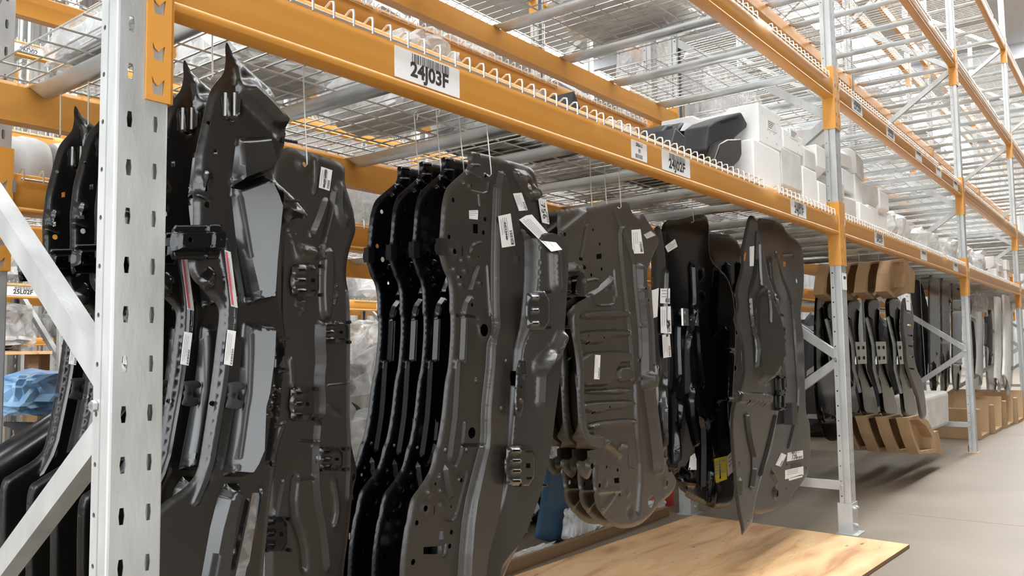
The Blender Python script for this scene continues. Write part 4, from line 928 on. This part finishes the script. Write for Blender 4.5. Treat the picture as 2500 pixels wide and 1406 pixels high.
NOTCH = [[(0, 0), (1, 0), (1, 1), (.72, 1), (.66, .88), (.40, .88), (.34, 1), (0, 1)], [(0, 0), (.8, 0), (1, .25), (1, 1), (.5, 1), (.45, .75), (0, .75)], [(0, 0), (1, 0), (1, .6), (.7, 1), (.2, 1), (0, .8)],
         [(0, 0), (1, 0), (1, 1), (0, 1), (0, .7), (.18, .6), (.18, .3), (0, .2)], [(0, .1), (.3, 0), (1, 0), (1, .8), (.8, 1), (.3, 1), (.2, .85), (0, .85)]]
ZD = 1.6125         # top of the lowest deck wires

# ---- black moulded parts and paper lying on the deck next to the foam
def moulded(name, label, poly, x0, x1, mat='plastic', bevel=0.008):
    """part with the outline poly (pixels on the plane x1) swept back to x0"""
    q = yz(poly, x1); lo = min(t[1] for t in q); q = [(t[0], ZD if t[1] < lo + 0.035 else t[1]) for t in q]      # the underside rests on the deck wires
    a = min(q, key=lambda t: t[1]); r = thing(name, label, 'moulded part', (x1, a[0], a[1])); m = MB()
    m.prism(q, lambda u, v, t: (t, u, v), x0, x1); o = m.build('moulding', M[mat], r, smooth=40); bv = o.modifiers.new('round', 'BEVEL'); bv.width = bevel; bv.segments = 2; bv.limit_method = 'ANGLE'; bv.angle_limit = R(28)
    return r
r = moulded('moulded_block', 'black moulded part with a long slot, jutting out towards the white foam', z7((1215, 860), (1260, 825), (1345, 795), (1435, 768), (1478, 850), (1470, 880), (1405, 935), (1390, 950), (1335, 1105), (1255, 1110), (1195, 1015)), -0.20, -0.09)
m = MB(); a = [Vector((-0.0905, *p)) for p in yz(z7((1290, 830), (1405, 802), (1410, 815), (1295, 848)), -0.09)]; m.add([p for p in a] + [p + Vector((0.002, 0, 0)) for p in a], [(0, 1, 2, 3), (7, 6, 5, 4), (0, 4, 5, 1), (1, 5, 6, 2), (2, 6, 7, 3), (3, 7, 4, 0)]); m.build('slot', M['hole'], r, smooth=0)
r = moulded('moulded_block', 'grey-black moulded part with a white paper sheet lying on it', z7((1000, 880), (1030, 840), (1180, 845), (1210, 880), (1222, 960), (1205, 1015), (1060, 1030), (1010, 960)), -0.42, -0.22)
# sheet of paper draped over its upper edge, leaning on the front face
lo_ = [at(*p, -0.212) for p in z7((1012, 898), (1165, 902))]; hi_ = [at(*p, -0.2185) for p in z7((1190, 846), (1042, 842))]; m = MB(); v_ = lo_ + hi_
m.add(v_ + [p + Vector((0.0012, 0, 0.0004)) for p in v_], [(3, 2, 1, 0), (4, 5, 6, 7), (0, 1, 5, 4), (1, 2, 6, 5), (2, 3, 7, 6), (3, 0, 4, 7)])
tag(m.build('paper_sheet', M['paper'], smooth=0), 'white paper sheet draped over the grey-black moulded part', 'paper')
moulded('moulded_block', 'dark curved moulded part under the slotted black one', z7((1230, 1040), (1290, 985), (1340, 955), (1435, 950), (1438, 1060), (1420, 1105), (1330, 1128), (1240, 1100)), -0.085, -0.04, 'brown')
moulded('moulded_block', 'small black moulded part with clear film over one end', z7((940, 940), (985, 875), (1050, 935), (1056, 1010), (950, 990)), -0.14, -0.05)
bag((-0.17, 1.70, ZD), (0.14, 0.20, 0.085), 41, 'white crumpled film bundle beside the small black moulded part', 'milky', None, 'film_bundle', 'plastic film')
moulded('moulded_block', 'grey moulded part lying flat beside the one under the white paper sheet', z7((880, 960), (890, 900), (925, 855), (965, 850), (972, 960)), -0.42, -0.23)

# ---- foam blocks near the second frame
def yspan(pl, pr, py, x): return at(pl, py, x).y, at(pr, py, x).y
def fb(pl, pr, pt, pb, xf, depth, k, label, mat='foam', tagged=False, group=None, base=None):
    y0, y1 = yspan(pl, pr, (pt + pb) / 2, xf); zt = at(pl, pt, xf).z; zb = ZD if base is None else base
    fb.top = zt
    return foam(y0, y1, xf - depth, xf, zb, (zt - zb, NOTCH[k]), label, mat, group, tagged)
xf = -0.045
fb(1840, 1905, 338, 424, xf, 0.34, 3, 'white foam block with a round dimple lying under the large stickered one', 'foam')
fb(1852, 1906, 250, 337, xf, 0.46, 0, 'large white foam block with a sticker, top of its pile beside the black parts', 'foam', True, base=fb.top + 0.0005)
fb(1908, 1956, 357, 442, xf, 0.30, 1, 'notched foam block under the one with small print', 'foam2')
fb(1912, 1958, 282, 356, xf, 0.26, 2, 'foam block with small print, second on top, behind the stickered large one', 'foam', True, base=fb.top + 0.0005)
fb(1960, 1994, 404, 458, xf, 0.22, 0, 'square foam block low beside the notched one', 'foam')
fb(1963, 1990, 330, 402, xf, 0.20, 2, 'foam slab standing on the square low block beside the notched one', 'foam2', base=fb.top + 0.0005)
fb(1998, 2017, 424, 474, xf, 0.30, 4, 'foam block on the deck edge in front of the second post', 'foam')
fb(1994, 2016, 352, 424, xf, 0.24, 1, 'foam block lying high against the second post', 'foam', base=fb.top + 0.0005)
# ---- foam heap along the next bays
rnd = random.Random(21)
def pile(ya, yb, hfun, label, group, mats=('foam', 'foam', 'foam2'), xr=(-0.86, -0.03)):
    y = ya
    while y < yb:
        w = rnd.uniform(0.20, 0.34); x = xr[1] - rnd.uniform(0, .03)
        while x > xr[0] + 0.16:
            d = rnd.uniform(0.20, 0.34); z = ZD; top = ZD + hfun(y) * rnd.uniform(.75, 1.15)
            while z < top - 0.05:
                h = rnd.uniform(0.10, 0.19); rz = rnd.uniform(-.08, .08) if z == ZD else rnd.uniform(-.16, .16); sw = abs(math.sin(rz)) / 2; gy, gx = 0.003 + sw * d, 0.003 + sw * w   # room to turn
                foam(y + gy, y + w - gy, max(x - d, xr[0]) + gx, x - gx - rnd.uniform(0, .04), z, (h, rnd.choice(NOTCH)), label, rnd.choice(mats), group, False, rz); z += h + 0.001
            x -= d
        y += w
pile(P + 0.08, P + 1.25, lambda y: 0.50 - 0.17 * (y - P), 'white foam block in the loose heap just past the second post', 'foam heap past the second post')
for i in range(16):
    y = P + 1.80 + i * 0.33; s_ = (rnd.uniform(.62, .74), rnd.uniform(.24, .28), rnd.uniform(.22, .36))
    if abs(y - 2 * P) < 0.2 or y > 2 * P + 2.15: continue
    bag((-0.46 + rnd.uniform(-.03, .03), y, ZD), s_, 60 + i, 'white film sack bulging over the deck beyond the foam heap', 'milky', 'foam', 'film_sack', 'plastic sack', 'white film sacks along the deck', 0.34, rnd.uniform(-.15, .15), 3)
pile(2 * P + 2.35, 3 * P - .2, lambda y: 0.30, 'white foam block far along the lowest deck', 'far foam blocks')
# ---- things wrapped in film on the first bay's deck
bag((-0.55, 1.05, ZD), (0.46, 0.30, 0.26), 1, 'pinkish grey film bag on the wire deck above label 24J03F', 'film', 'greyfilm')
bag((-0.50, 1.48, ZD), (0.44, 0.30, 0.20), 2, 'clear silver film bag behind label 24J03F, next to the pinkish one', 'film', 'plastic')
bag((-0.52, 1.99, ZD), (0.46, 0.34, 0.17), 8, 'low grey film bag behind the small label 2R6-L1', 'film', 'silver')
bag((-0.55, 0.58, ZD), (0.40, 0.34, 0.20), 5, 'white film bag at the top near the end frame', 'milky', 'greyfilm')
m = MB(); m.prism([(0.0, 0), (0.20, 0), (0.26, 0.06), (0.24, 0.16), (0.12, 0.22), (0.02, 0.12)], lambda u, v, t: (t, 1.635 + u * .36, ZD + v), -0.50, -0.30)
tag(m.build('moulded_cover', M['plastic'], smooth=30), 'dark grey curved cover wedged between the film bags', 'moulded part')
bag((-0.50, 0.20, ZD), (0.62, 0.10, 0.08), 12, 'silver bubble-film roll lying on the deck beside the end post', 'film', 'silver', 'film_roll', 'film roll')
for i, (y, w) in enumerate(((2.42, .34), (2.80, .36), (3.20, .38))):  # bags with opaque cores, added to stop light falling through the deck
    bag((-0.70, y, ZD), (0.28, w * .9, 0.24), 44 + i, 'milky film bag added behind the foam blocks of label 24J01F to block light', 'milky', 'greyfilm', group='added bags behind the foam blocks')
# level above
for i, (y, sx, sz) in enumerate(((1.75, .5, .26), (2.4, .55, .30))):
    bag((-0.5, y, 2.325), (0.6, sx, sz), 20 + i, 'grey film bag lying on the second deck above the first bay', 'milky', 'greyfilm', group='bags on the second deck')

# ---- back-to-back rack: wrapped fenders, rolls, heap on the floor
def fender(px_poly, x, label, film_label, seed):
    q = yz(px_poly, x); a = min(q, key=lambda t: t[1]); r = thing('body_fender', label, 'car panel', (x, a[0], a[1])); pn = Panel(x, px_poly, 0.02, 0.004, (0.04, 0.03), 2); pn.feats.append(lambda Q: 0.04 * np.sin((Q[:, 0] - q[0][0]) * 5)); pn.build('fender_skin', 'silver', r)
    o = np.array(q); c0, c1 = o.min(0), o.max(0); m = MB(); v, f = lump_mesh((x, (c0[0] + c1[0]) / 2, c0[1]), (0.16, (c1[0] - c0[0]) * .98, (c1[1] - c0[1]) * 1.0), seed, 0.25, 4, 0.6); m.add(v, f); m.build('film_wrap', M['film'], r, smooth=25, fix=False)
fender(z7((640, 790), (680, 600), (760, 400), (830, 260), (900, 230), (925, 400), (925, 940), (650, 940)), -1.42, 'silver fender standing in clear film left of the rear post', '', 31)
fender(z7((1060, 1062), (1050, 360), (1090, 350), (1200, 400), (1340, 560), (1540, 690), (1560, 1062), (1300, 1062)), -1.36, 'silver door skin standing in clear film right of the rear post', '', 33)
bag((-1.62, 2.45, 2.33), (0.5, 0.7, 0.2), 36, 'white wrapped bumper foam on the upper deck of the back-to-back rack', 'milky', 'foam')
rolls = thing
for i in range(4):
    y = 0.36 + i * 0.215; r = thing('film_wrapped_drum', 'grey film-wrapped ribbed drum standing on the back-to-back rack deck', 'drum', (-1.5, y, 1.44), 'wrapped drums'); m = MB()
    st = [(-.09, .06), (-.095, .085), (-.07, .092), (-.03, .092), (-.02, .086), (.02, .086), (.03, .092), (.07, .092), (.095, .085), (.09, .06), (.03, .055), (.03, .01)]; n = 28; vs = []
    for t, rr in st:
        for k in range(n): a = 2 * math.pi * k / n; vs.append((-1.5 + rr * math.cos(a), y + t, 1.44 + 0.094 + rr * math.sin(a)))
    m.add(vs, [(j * n + k, j * n + (k + 1) % n, (j + 1) * n + (k + 1) % n, (j + 1) * n + k) for j in range(len(st) - 1) for k in range(n)] + [tuple(range(n))[::-1], tuple((len(st) - 1) * n + k for k in range(n))]); m.build('drum_shell', M['greyfilm'], r)
heap = [((-1.66, 0.55, 0), (.75, .46, .46), 'film', 'plastic'), ((-1.55, 1.03, 0), (.7, .44, .7), 'film', 'greyfilm'), ((-1.5, 1.52, 0), (.7, .5, 1.06), 'film', 'plastic'), ((-1.55, 2.06, 0), (.7, .5, .75), 'film', 'silver'), ((-1.6, 2.6, 0), (.7, .5, .55), 'film', 'card'), ((-1.55, 3.13, 0), (.7, .48, .7), 'film', 'plastic'), ((-1.6, 3.62, 0), (.6, .42, .65), 'milky', 'plastic')]
hl = ['clear film bag with a black part, low on the floor beside the end frame', 'clear film bag beneath the blue film bundle', 'tall clear film bag seen between floor side panel and nested side members', 'clear film bag on the floor behind the nested side members', 'clear film bag over cardboard behind the ribbed floor pans', 'clear film bag on the floor behind the black underfloor panels', 'milky film bag on the floor behind the wide inner panel']
for (c, s_, a, b), l in zip(heap, hl): bag(c, s_, int(c[1] * 10) + 3, l, a, b, 'parts_bag', 'plastic bag', None, 0.4)
bag((-1.36, 0.47, 0.772), (.26, .38, .14), 77, 'light blue film bundle on top of the floor heap near the end frame', 'blue', None, 'film_bundle', 'plastic film', None, 0.4)
def bumper(pts, w, h, label, mat='plastic', name='bumper_cover', group=None):
    """curved bumper: C-section swept along pts"""
    pts = [Vector(p) for p in pts]; r = thing(name, label, 'bumper', pts[0], group); m = MB(); prof = [(0, -.5), (.6, -.48), (.95, -.25), (1, .1), (.85, .4), (.5, .5), (0, .5), (0, .44), (.48, .44), (.78, .35), (.92, .1), (.87, -.22), (.56, -.42), (0, -.44)]
    vs = []; n = len(prof)
    for i, p in enumerate(pts):
        t = (pts[min(i + 1, len(pts) - 1)] - pts[max(i - 1, 0)]).normalized(); s1 = Vector((1, 0, 0)); s1 = (s1 - t * s1.dot(t)).normalized(); s2 = t.cross(s1)
        for u, v in prof: vs.append(p + s1 * u * w + s2 * v * h)
    m.add(vs, [(i * n + k, i * n + (k + 1) % n, (i + 1) * n + (k + 1) % n, (i + 1) * n + k) for i in range(len(pts) - 1) for k in range(n)] + [tuple(range(n))[::-1], tuple((len(pts) - 1) * n + k for k in range(n))]); m.build('bumper_skin', M[mat], r, smooth=45); return r
bumper([(-1.12, -0.02, 0.50), (-1.12, 0.14, 0.58), (-1.12, 0.32, 0.69), (-1.13, 0.50, 0.80), (-1.16, 0.62, 0.88)], 0.10, 0.16, 'glossy black bumper bar slanting up behind the lowest brace', 'black2')
bumper([(-1.30, 0.29, 0.67), (-1.30, 0.35, 0.665), (-1.31, 0.42, 0.64), (-1.33, 0.50, 0.58)], 0.12, 0.20, 'matt black bumper end beside the blue film')
# ---- shelf goods of the rack across the far aisle, seen low between the beams
for i, (y, z, s_, a, b) in enumerate(((1.1, 0.98, (.7, .56, .40), 'film', 'greyfilm'), (1.72, 0.98, (.7, .56, .38), 'film', 'plastic'), (2.5, .98, (.7, .6, .36), 'film', 'plastic'), (4.6, 0.98, (.7, .8, .3), 'film', 'plastic'), (5.4, .98, (.7, .7, .3), 'milky', 'greyfilm'))):
    bag((-5.55, y, z), s_, 90 + i, 'film bag of parts under the beam labelled 25L02F', a, b, group='bags on the low shelf across the far aisle')
for i in range(9):
    bag((-5.55, (0.2, 0.95, 1.65, 2.6, 3.3, 4.0, 4.7, 5.4, 6.4)[i], 1.46), (.7, .58, .46), 110 + i, 'film bag of dark parts on the deck across the far aisle', 'film', ('plastic', 'greyfilm', 'silver')[i % 3], group='bags on the deck across the far aisle', sub=3)
for ya, yb in ((-1.50, 2.02), (2.18, 5.72), (5.88, 9.40)):           # one bench between each pair of frames
    r = thing('timber_bench', 'pale plywood bench on timber legs in the rack across the far aisle', 'bench', (-5.53, (ya + yb) / 2, 0), 'benches across the far aisle')
    m = MB(); m.box((-5.95, ya, 0.955), (-5.12, yb, 0.978)); m.build('bench_top', M['ply'], r, smooth=0)
    for x in (-5.90, -5.22):
        for y in (ya + 0.1, yb - 0.1): m = MB(); m.box((x - 0.035, y - 0.035, 0), (x + 0.035, y + 0.035, 0.9555)); m.build('leg', M['plyedge'], r, smooth=0)
for i in range(8):
    bag((-1.62, (1.45, 0, 2.05, 2.65, 3.3, 4.4, 5.1, 5.8)[i], 1.44), (.6, .5, .38), 130 + i, 'film bag of parts on the deck of the back-to-back rack', 'film', ('silver', 'plastic', 'greyfilm')[i % 3], group='bags on the back-to-back deck', sub=3) if i not in (1,) else None

# black filler sacks added behind the further bays to block light from the back
for i in range(13):
    y = 4.27 + i * 0.60 + (0.17 if i > 4 else 0) + (0.2 if i > 10 else 0)
    if min(abs(y - (0.2 + P * k)) for k in range(1, 4)) < 0.33: continue
    bag((-1.62 + 0.05 * (i % 3), y, 0), (.72, .56, 1.30 if i % 3 else 1.18), 200 + i, 'tall black filler sack added in the back-to-back rack to darken the background', 'plastic', None, 'filler_sack', 'wrapped part', 'dark filler sacks further along', 0.3, 0.0, 3)
# ---- on the floor
m = MB(); c0 = Vector((-0.82, 3.60, 0)); ex = Vector((1.105, -0.06, 0)); ey = Vector((-0.13, -2.42, 0))
vs = [c0, c0 + ex, c0 + ex + ey, c0 + ey]; m.add([v + Vector((0, 0, .002)) for v in vs] + [v + Vector((0, 0, .018)) for v in vs], [(3, 2, 1, 0)], 1); m.f += [(4, 5, 6, 7)]; m.m += [0]
m.f += [(0, 1, 5, 4), (1, 2, 6, 5), (2, 3, 7, 6), (3, 0, 4, 7)]; m.m += [1] * 4
tag(m.build('plywood_sheet', [M['ply'], M['plyedge']], smooth=0), 'worn plywood sheet lying on the floor under the hanging panels', 'plywood')
m = MB(); m.box((-0.99, 1.0, 0.0), (-0.965, 3.58, 0.05)); tag(m.build('wooden_batten', M['plyedge'], smooth=0), 'dark wooden batten on the floor along the plywood sheet', 'batten')
# blue curved sheet leaning behind the nested side members
pn = Panel(-1.14, q2((105, 690), (140, 705), (180, 760), (225, 900), (225, 1100), (190, 1245), (130, 1270), (10, 1245), (-20, 1225), (30, 1000), (85, 800)), 0.015, 0.004, (0.02, 0.01), 2); pn.feats.append(lambda Q: 0.04 * np.cos((Q[:, 1]) * 4))
r = hung('plastic_guard', 'dark blue curved plastic guard leaning behind the floor pans', 'plastic guard', None, -1.14, 2.3, 0.02); M['navy'] = material('navy_plastic', (0.02, 0.06, 0.11), 0.4); pn.build('guard_sheet', 'navy', r); r.location.z += 0.064
bag((-1.04, 2.78, 0.0), (.075, .24, .18), 151, 'small clear film scrap standing beside the blue guard', 'film', None, 'film_scrap', 'plastic film', None, 0.3)
for i, (x, y, s_) in enumerate(((-1.04, 2.30, (.075, .55, .05)), (-1.04, 3.12, (.075, .32, .06)), (-1.04, 3.50, (.075, .34, .09)))): bag((x, y, 0), s_, 160 + i, ['crumpled pale film sheet on the floor under the blue guard', 'crumpled pale film sheet beneath the floor pans', 'crumpled pale film sheet beside the red flap'][i], 'milky', None, 'film_sheet', 'plastic film', None, 0.5)
m = MB(); m.prism([(0, 0), (.28, .0), (.30, .16), (.22, .20)], lambda u, v, t: (t, 3.60 + u, .001 + v), -1.12, -1.09); tag(m.build('plastic_flap', M['red'], smooth=0), 'red plastic flap sticking up beside the rear post foot', 'plastic flap')

# ---- second bay: dark panels, rails with cardboard caps, crate, black strips
def capped_rail(x, dy, label, brown=False):
    def sh(pts): return pts
    R1 = Panel(x, k9((505, 380), (592, 385), (582, 480), (575, 600), (590, 700), (610, 760), (655, 890), (692, 1075), (605, 1085), (592, 930), (560, 800), (540, 700), (522, 560)), 0.012, 0.003, (0.02, 0.015), 2)
    R1.rib(k9((520, 470), (540, 640), (562, 790), (588, 930)), 0.03, 0.02); R1.rib(k9((570, 420), (560, 600), (600, 790), (650, 930)), 0.03, 0.014)
    a = at(2180, 900, x); r = thing('capped_rail', label, 'bumper rail', (x, a.y, 0.3), 'rails with cardboard caps'); R1.build('rail_pressing', 'black2', r)
    m = MB(); p0 = R1.surf(*k9((578, 705))[0], 0.012); m.frame_box(p0, (.004, 0, 0), (0, .13, 0), (0, 0, .075)); mp = m.build('mount_plate', M['bolt'], r, smooth=0)
    m = MB()
    for sx in (-1, 1):
        for sz in (-1, 1): m.tube([p0 + Vector((.003, sx * .06, sz * .035)), p0 + Vector((.009, sx * .06, sz * .035))], 0.012, 8)
    m.build('bolt_heads', M['hole'], mp)['kind'] = 'stuff'
    m = MB(); pts = [R1.surf(*p, 0.006) for p in k9((517, 500), (540, 660), (560, 800), (588, 935))]; m.tube(pts, 0.012, 6); m.build('edge_strip', M['zinc'], r)
    for nm, out, inn in (('top', k9((485, 250), (500, 180), (590, 170), (600, 200), (640, 250), (636, 365), (600, 362), (520, 395), (475, 355)), k9((492, 255), (508, 192), (575, 185), (585, 250), (580, 330), (525, 375), (490, 345))),
                         ('low', k9((592, 1078), (665, 1062), (715, 1095), (750, 1160), (772, 1150), (802, 1285), (748, 1278), (660, 1285), (620, 1180)), k9((606, 1090), (655, 1085), (705, 1125), (740, 1190), (745, 1255), (670, 1268), (632, 1180)))):
        m = MB(); plate(m, yz(out, x), [yz(inn, x)], lambda u, v, t: (t, u, v), x + 0.03, x - 0.04); V, T = cdt(yz(out, x), []); m.add([(x - 0.04, a_, b_) for a_, b_ in V], [tuple(int(i) for i in t) for t in T]); m.build('cardboard_cap', M['card'], r, smooth=0)
    return r
c1 = capped_rail(-0.10, 0, 'black bumper rail with cardboard caps at both ends, outermost of its row')
for i, x in enumerate((-0.23, -0.36, -0.49)): clone(c1, (x, c1.location.y, 0.3), 'black bumper rail with cardboard caps, %s inward from the aisle' % wd_[i])
for x in (-0.10, -0.23, -0.36, -0.49): hook((x + .004, at(2195, 650, -0.10).y, 1.60), (x + .002, at(2195, 650, -0.10).y, at(2195, 645, -0.10).z - .02), 'thin wire hook holding a cardboard-capped rail', 'hooks of the capped rails')
Rb = Panel(-0.008, k9((600, 385), (650, 400), (665, 520), (655, 640), (672, 780), (715, 860), (742, 1080), (704, 1092), (682, 960), (640, 850), (612, 760), (606, 640), (590, 560)), 0.014, 0.003, (0.02, 0.012), 2)
for yy in (470, 540, 600, 660, 720, 790): Rb.hole(k9((618 + (yy - 470) * .05, yy), (645 + (yy - 470) * .05, yy + 4), (645 + (yy - 470) * .05, yy + 14), (618 + (yy - 470) * .05, yy + 10)))
r = hung('bumper_rail', 'brown-black slotted bumper rail in front of the cardboard-capped ones', 'bumper rail', None, -0.008, 5.6, 0.3); Rb.build('rail_pressing', 'brown', r); sticker(Rb, r, *k9((608, 368), (632, 372), (636, 465), (612, 460)), lines=2, code=False)
rough_panel(-0.62, [(1990, 690), (2030, 655), (2080, 650), (2100, 760), (2095, 900), (2080, 1060), (2020, 1085), (1990, 1000)], 15, 'black2', 'wheel_arch_panel', 'black curved wheel-arch panel behind the second post', 12, None, 0.02)
rough_panel(-0.50, [(2222, 690), (2250, 680), (2270, 760), (2272, 880), (2250, 950), (2228, 900), (2235, 800)], 16, 'plastic', 'wheel_arch_panel', 'dark arched liner hanging past the cardboard-capped rails', 6, None, 0.03)
for i, (a, b) in enumerate(((2268, 2296), (2298, 2322), (2324, 2350))): rough_panel(-0.40, [(a, 660), (b, 668), (b, 800), (b - 2, 950), (a + 2, 960), (a, 800)], 17 + i, 'black2', 'door_sill_panel', 'long black sill panel hanging near the third frame', 8, 'sill panels near the third frame', 0.03)
a = at(2265, 967, -0.15); b = at(2318, 1036, -0.15); m = MB(); m.prism([(0, 0), (1, 0), (1.06, 1), (-.06, 1)], lambda u, v, t: (t, a.y + (b.y - a.y) * u, b.z + (a.z - b.z) * v), -0.42, -0.15); o = tag(m.build('plastic_crate', M['foam2'], smooth=0), 'cream plastic crate hanging low near the third frame', 'crate'); bv = o.modifiers.new('round', 'BEVEL'); bv.width = 0.03; bv.segments = 3
for t_ in (.25, .75): hook((-0.28, a.y + (b.y - a.y) * t_, 1.60), (-0.28, a.y + (b.y - a.y) * t_, a.z - .01), 'long wire hook holding the cream plastic crate', 'hooks of the crate')
a = at(2330, 1030, -0.6); m = MB(); m.box((-0.85, 7.55, 0.002), (-0.5, 8.15, 0.28)); tag(m.build('cardboard_box', M['card'], smooth=0), 'small brown cardboard box on the floor by the third frame', 'box')
# ---- third bay: bumper strips in film, folded cartons on the floor
for i, (pa, pb, y0, y1, mt) in enumerate(((1000, 1040, 470, 860, 'greyfilm'), (1045, 1098, 480, 720, 'plastic'), (1105, 1148, 392, 890, 'foam2'), (1150, 1204, 386, 890, 'foam2'))):
    x = -0.09 - 0.055 * (3 - i); q = [at(*k9(((pa + pb) / 2 + (6 if 0 < k < 4 else 0), y0 + (y1 - y0) * k / 4))[0], x) for k in range(5)]; w = abs(at(*k9((pb, y0))[0], x).y - at(*k9((pa, y0))[0], x).y)
    bumper([Vector((p.x, p.y, p.z)) for p in q], 0.045, w * .5, ['grey wrapped bumper strip next to the third post', 'black bumper strip between the wrapped ones', 'pale wrapped bumper strip beside the black one', 'pale wrapped bumper strip, outermost past the third post'][i], mt, 'bumper_strip')
bag(tuple(at(*k9((1045, 480))[0], -0.34)), (.1, .7, .26), 170, 'clear film bag hanging over the bumper strips', 'film', None, 'film_bag', 'plastic bag')
for i, yy in enumerate((8.75, 9.42, 10.1, 10.75)):
    m = MB(); m.prism([(-.3, 0), (.22, 0), (.30, .34), (.27, .35), (.19, .03), (-.26, .03), (-.30, .30), (-.33, .29)], lambda u, v, t: (t, yy + u, v + .002), -0.75, -0.12 + .03 * i); tag(m.build('open_carton', M['card'], smooth=0), 'open brown carton on the floor under the bumper strips', 'carton', 'open cartons on the floor')
for i in range(5):
    rough_panel(-0.55, [(2290 + i * 38, 690 + i * 6), (2322 + i * 38, 694 + i * 6), (2324 + i * 38, 900), (2318 + i * 38, 990 - i * 8), (2296 + i * 38, 985 - i * 8)], 30 + i, 'black', 'door_sill_panel', 'dark panel hanging in shade past the third frame', 5, 'dark panels past the third frame', 0.05) if i > 1 else None
# paper tag on the second post
m = MB(); m.box((0.001, P - .035, 1.225), (0.003, P + .035, 1.31)); s_ = m.build('sticker', M['paper'], frame1, smooth=0)
m = MB(); m.box((0.0032, P - .02, 1.28), (0.0036, P + .02, 1.295)); m.build('printed_lines', M['ink'], s_, smooth=0)
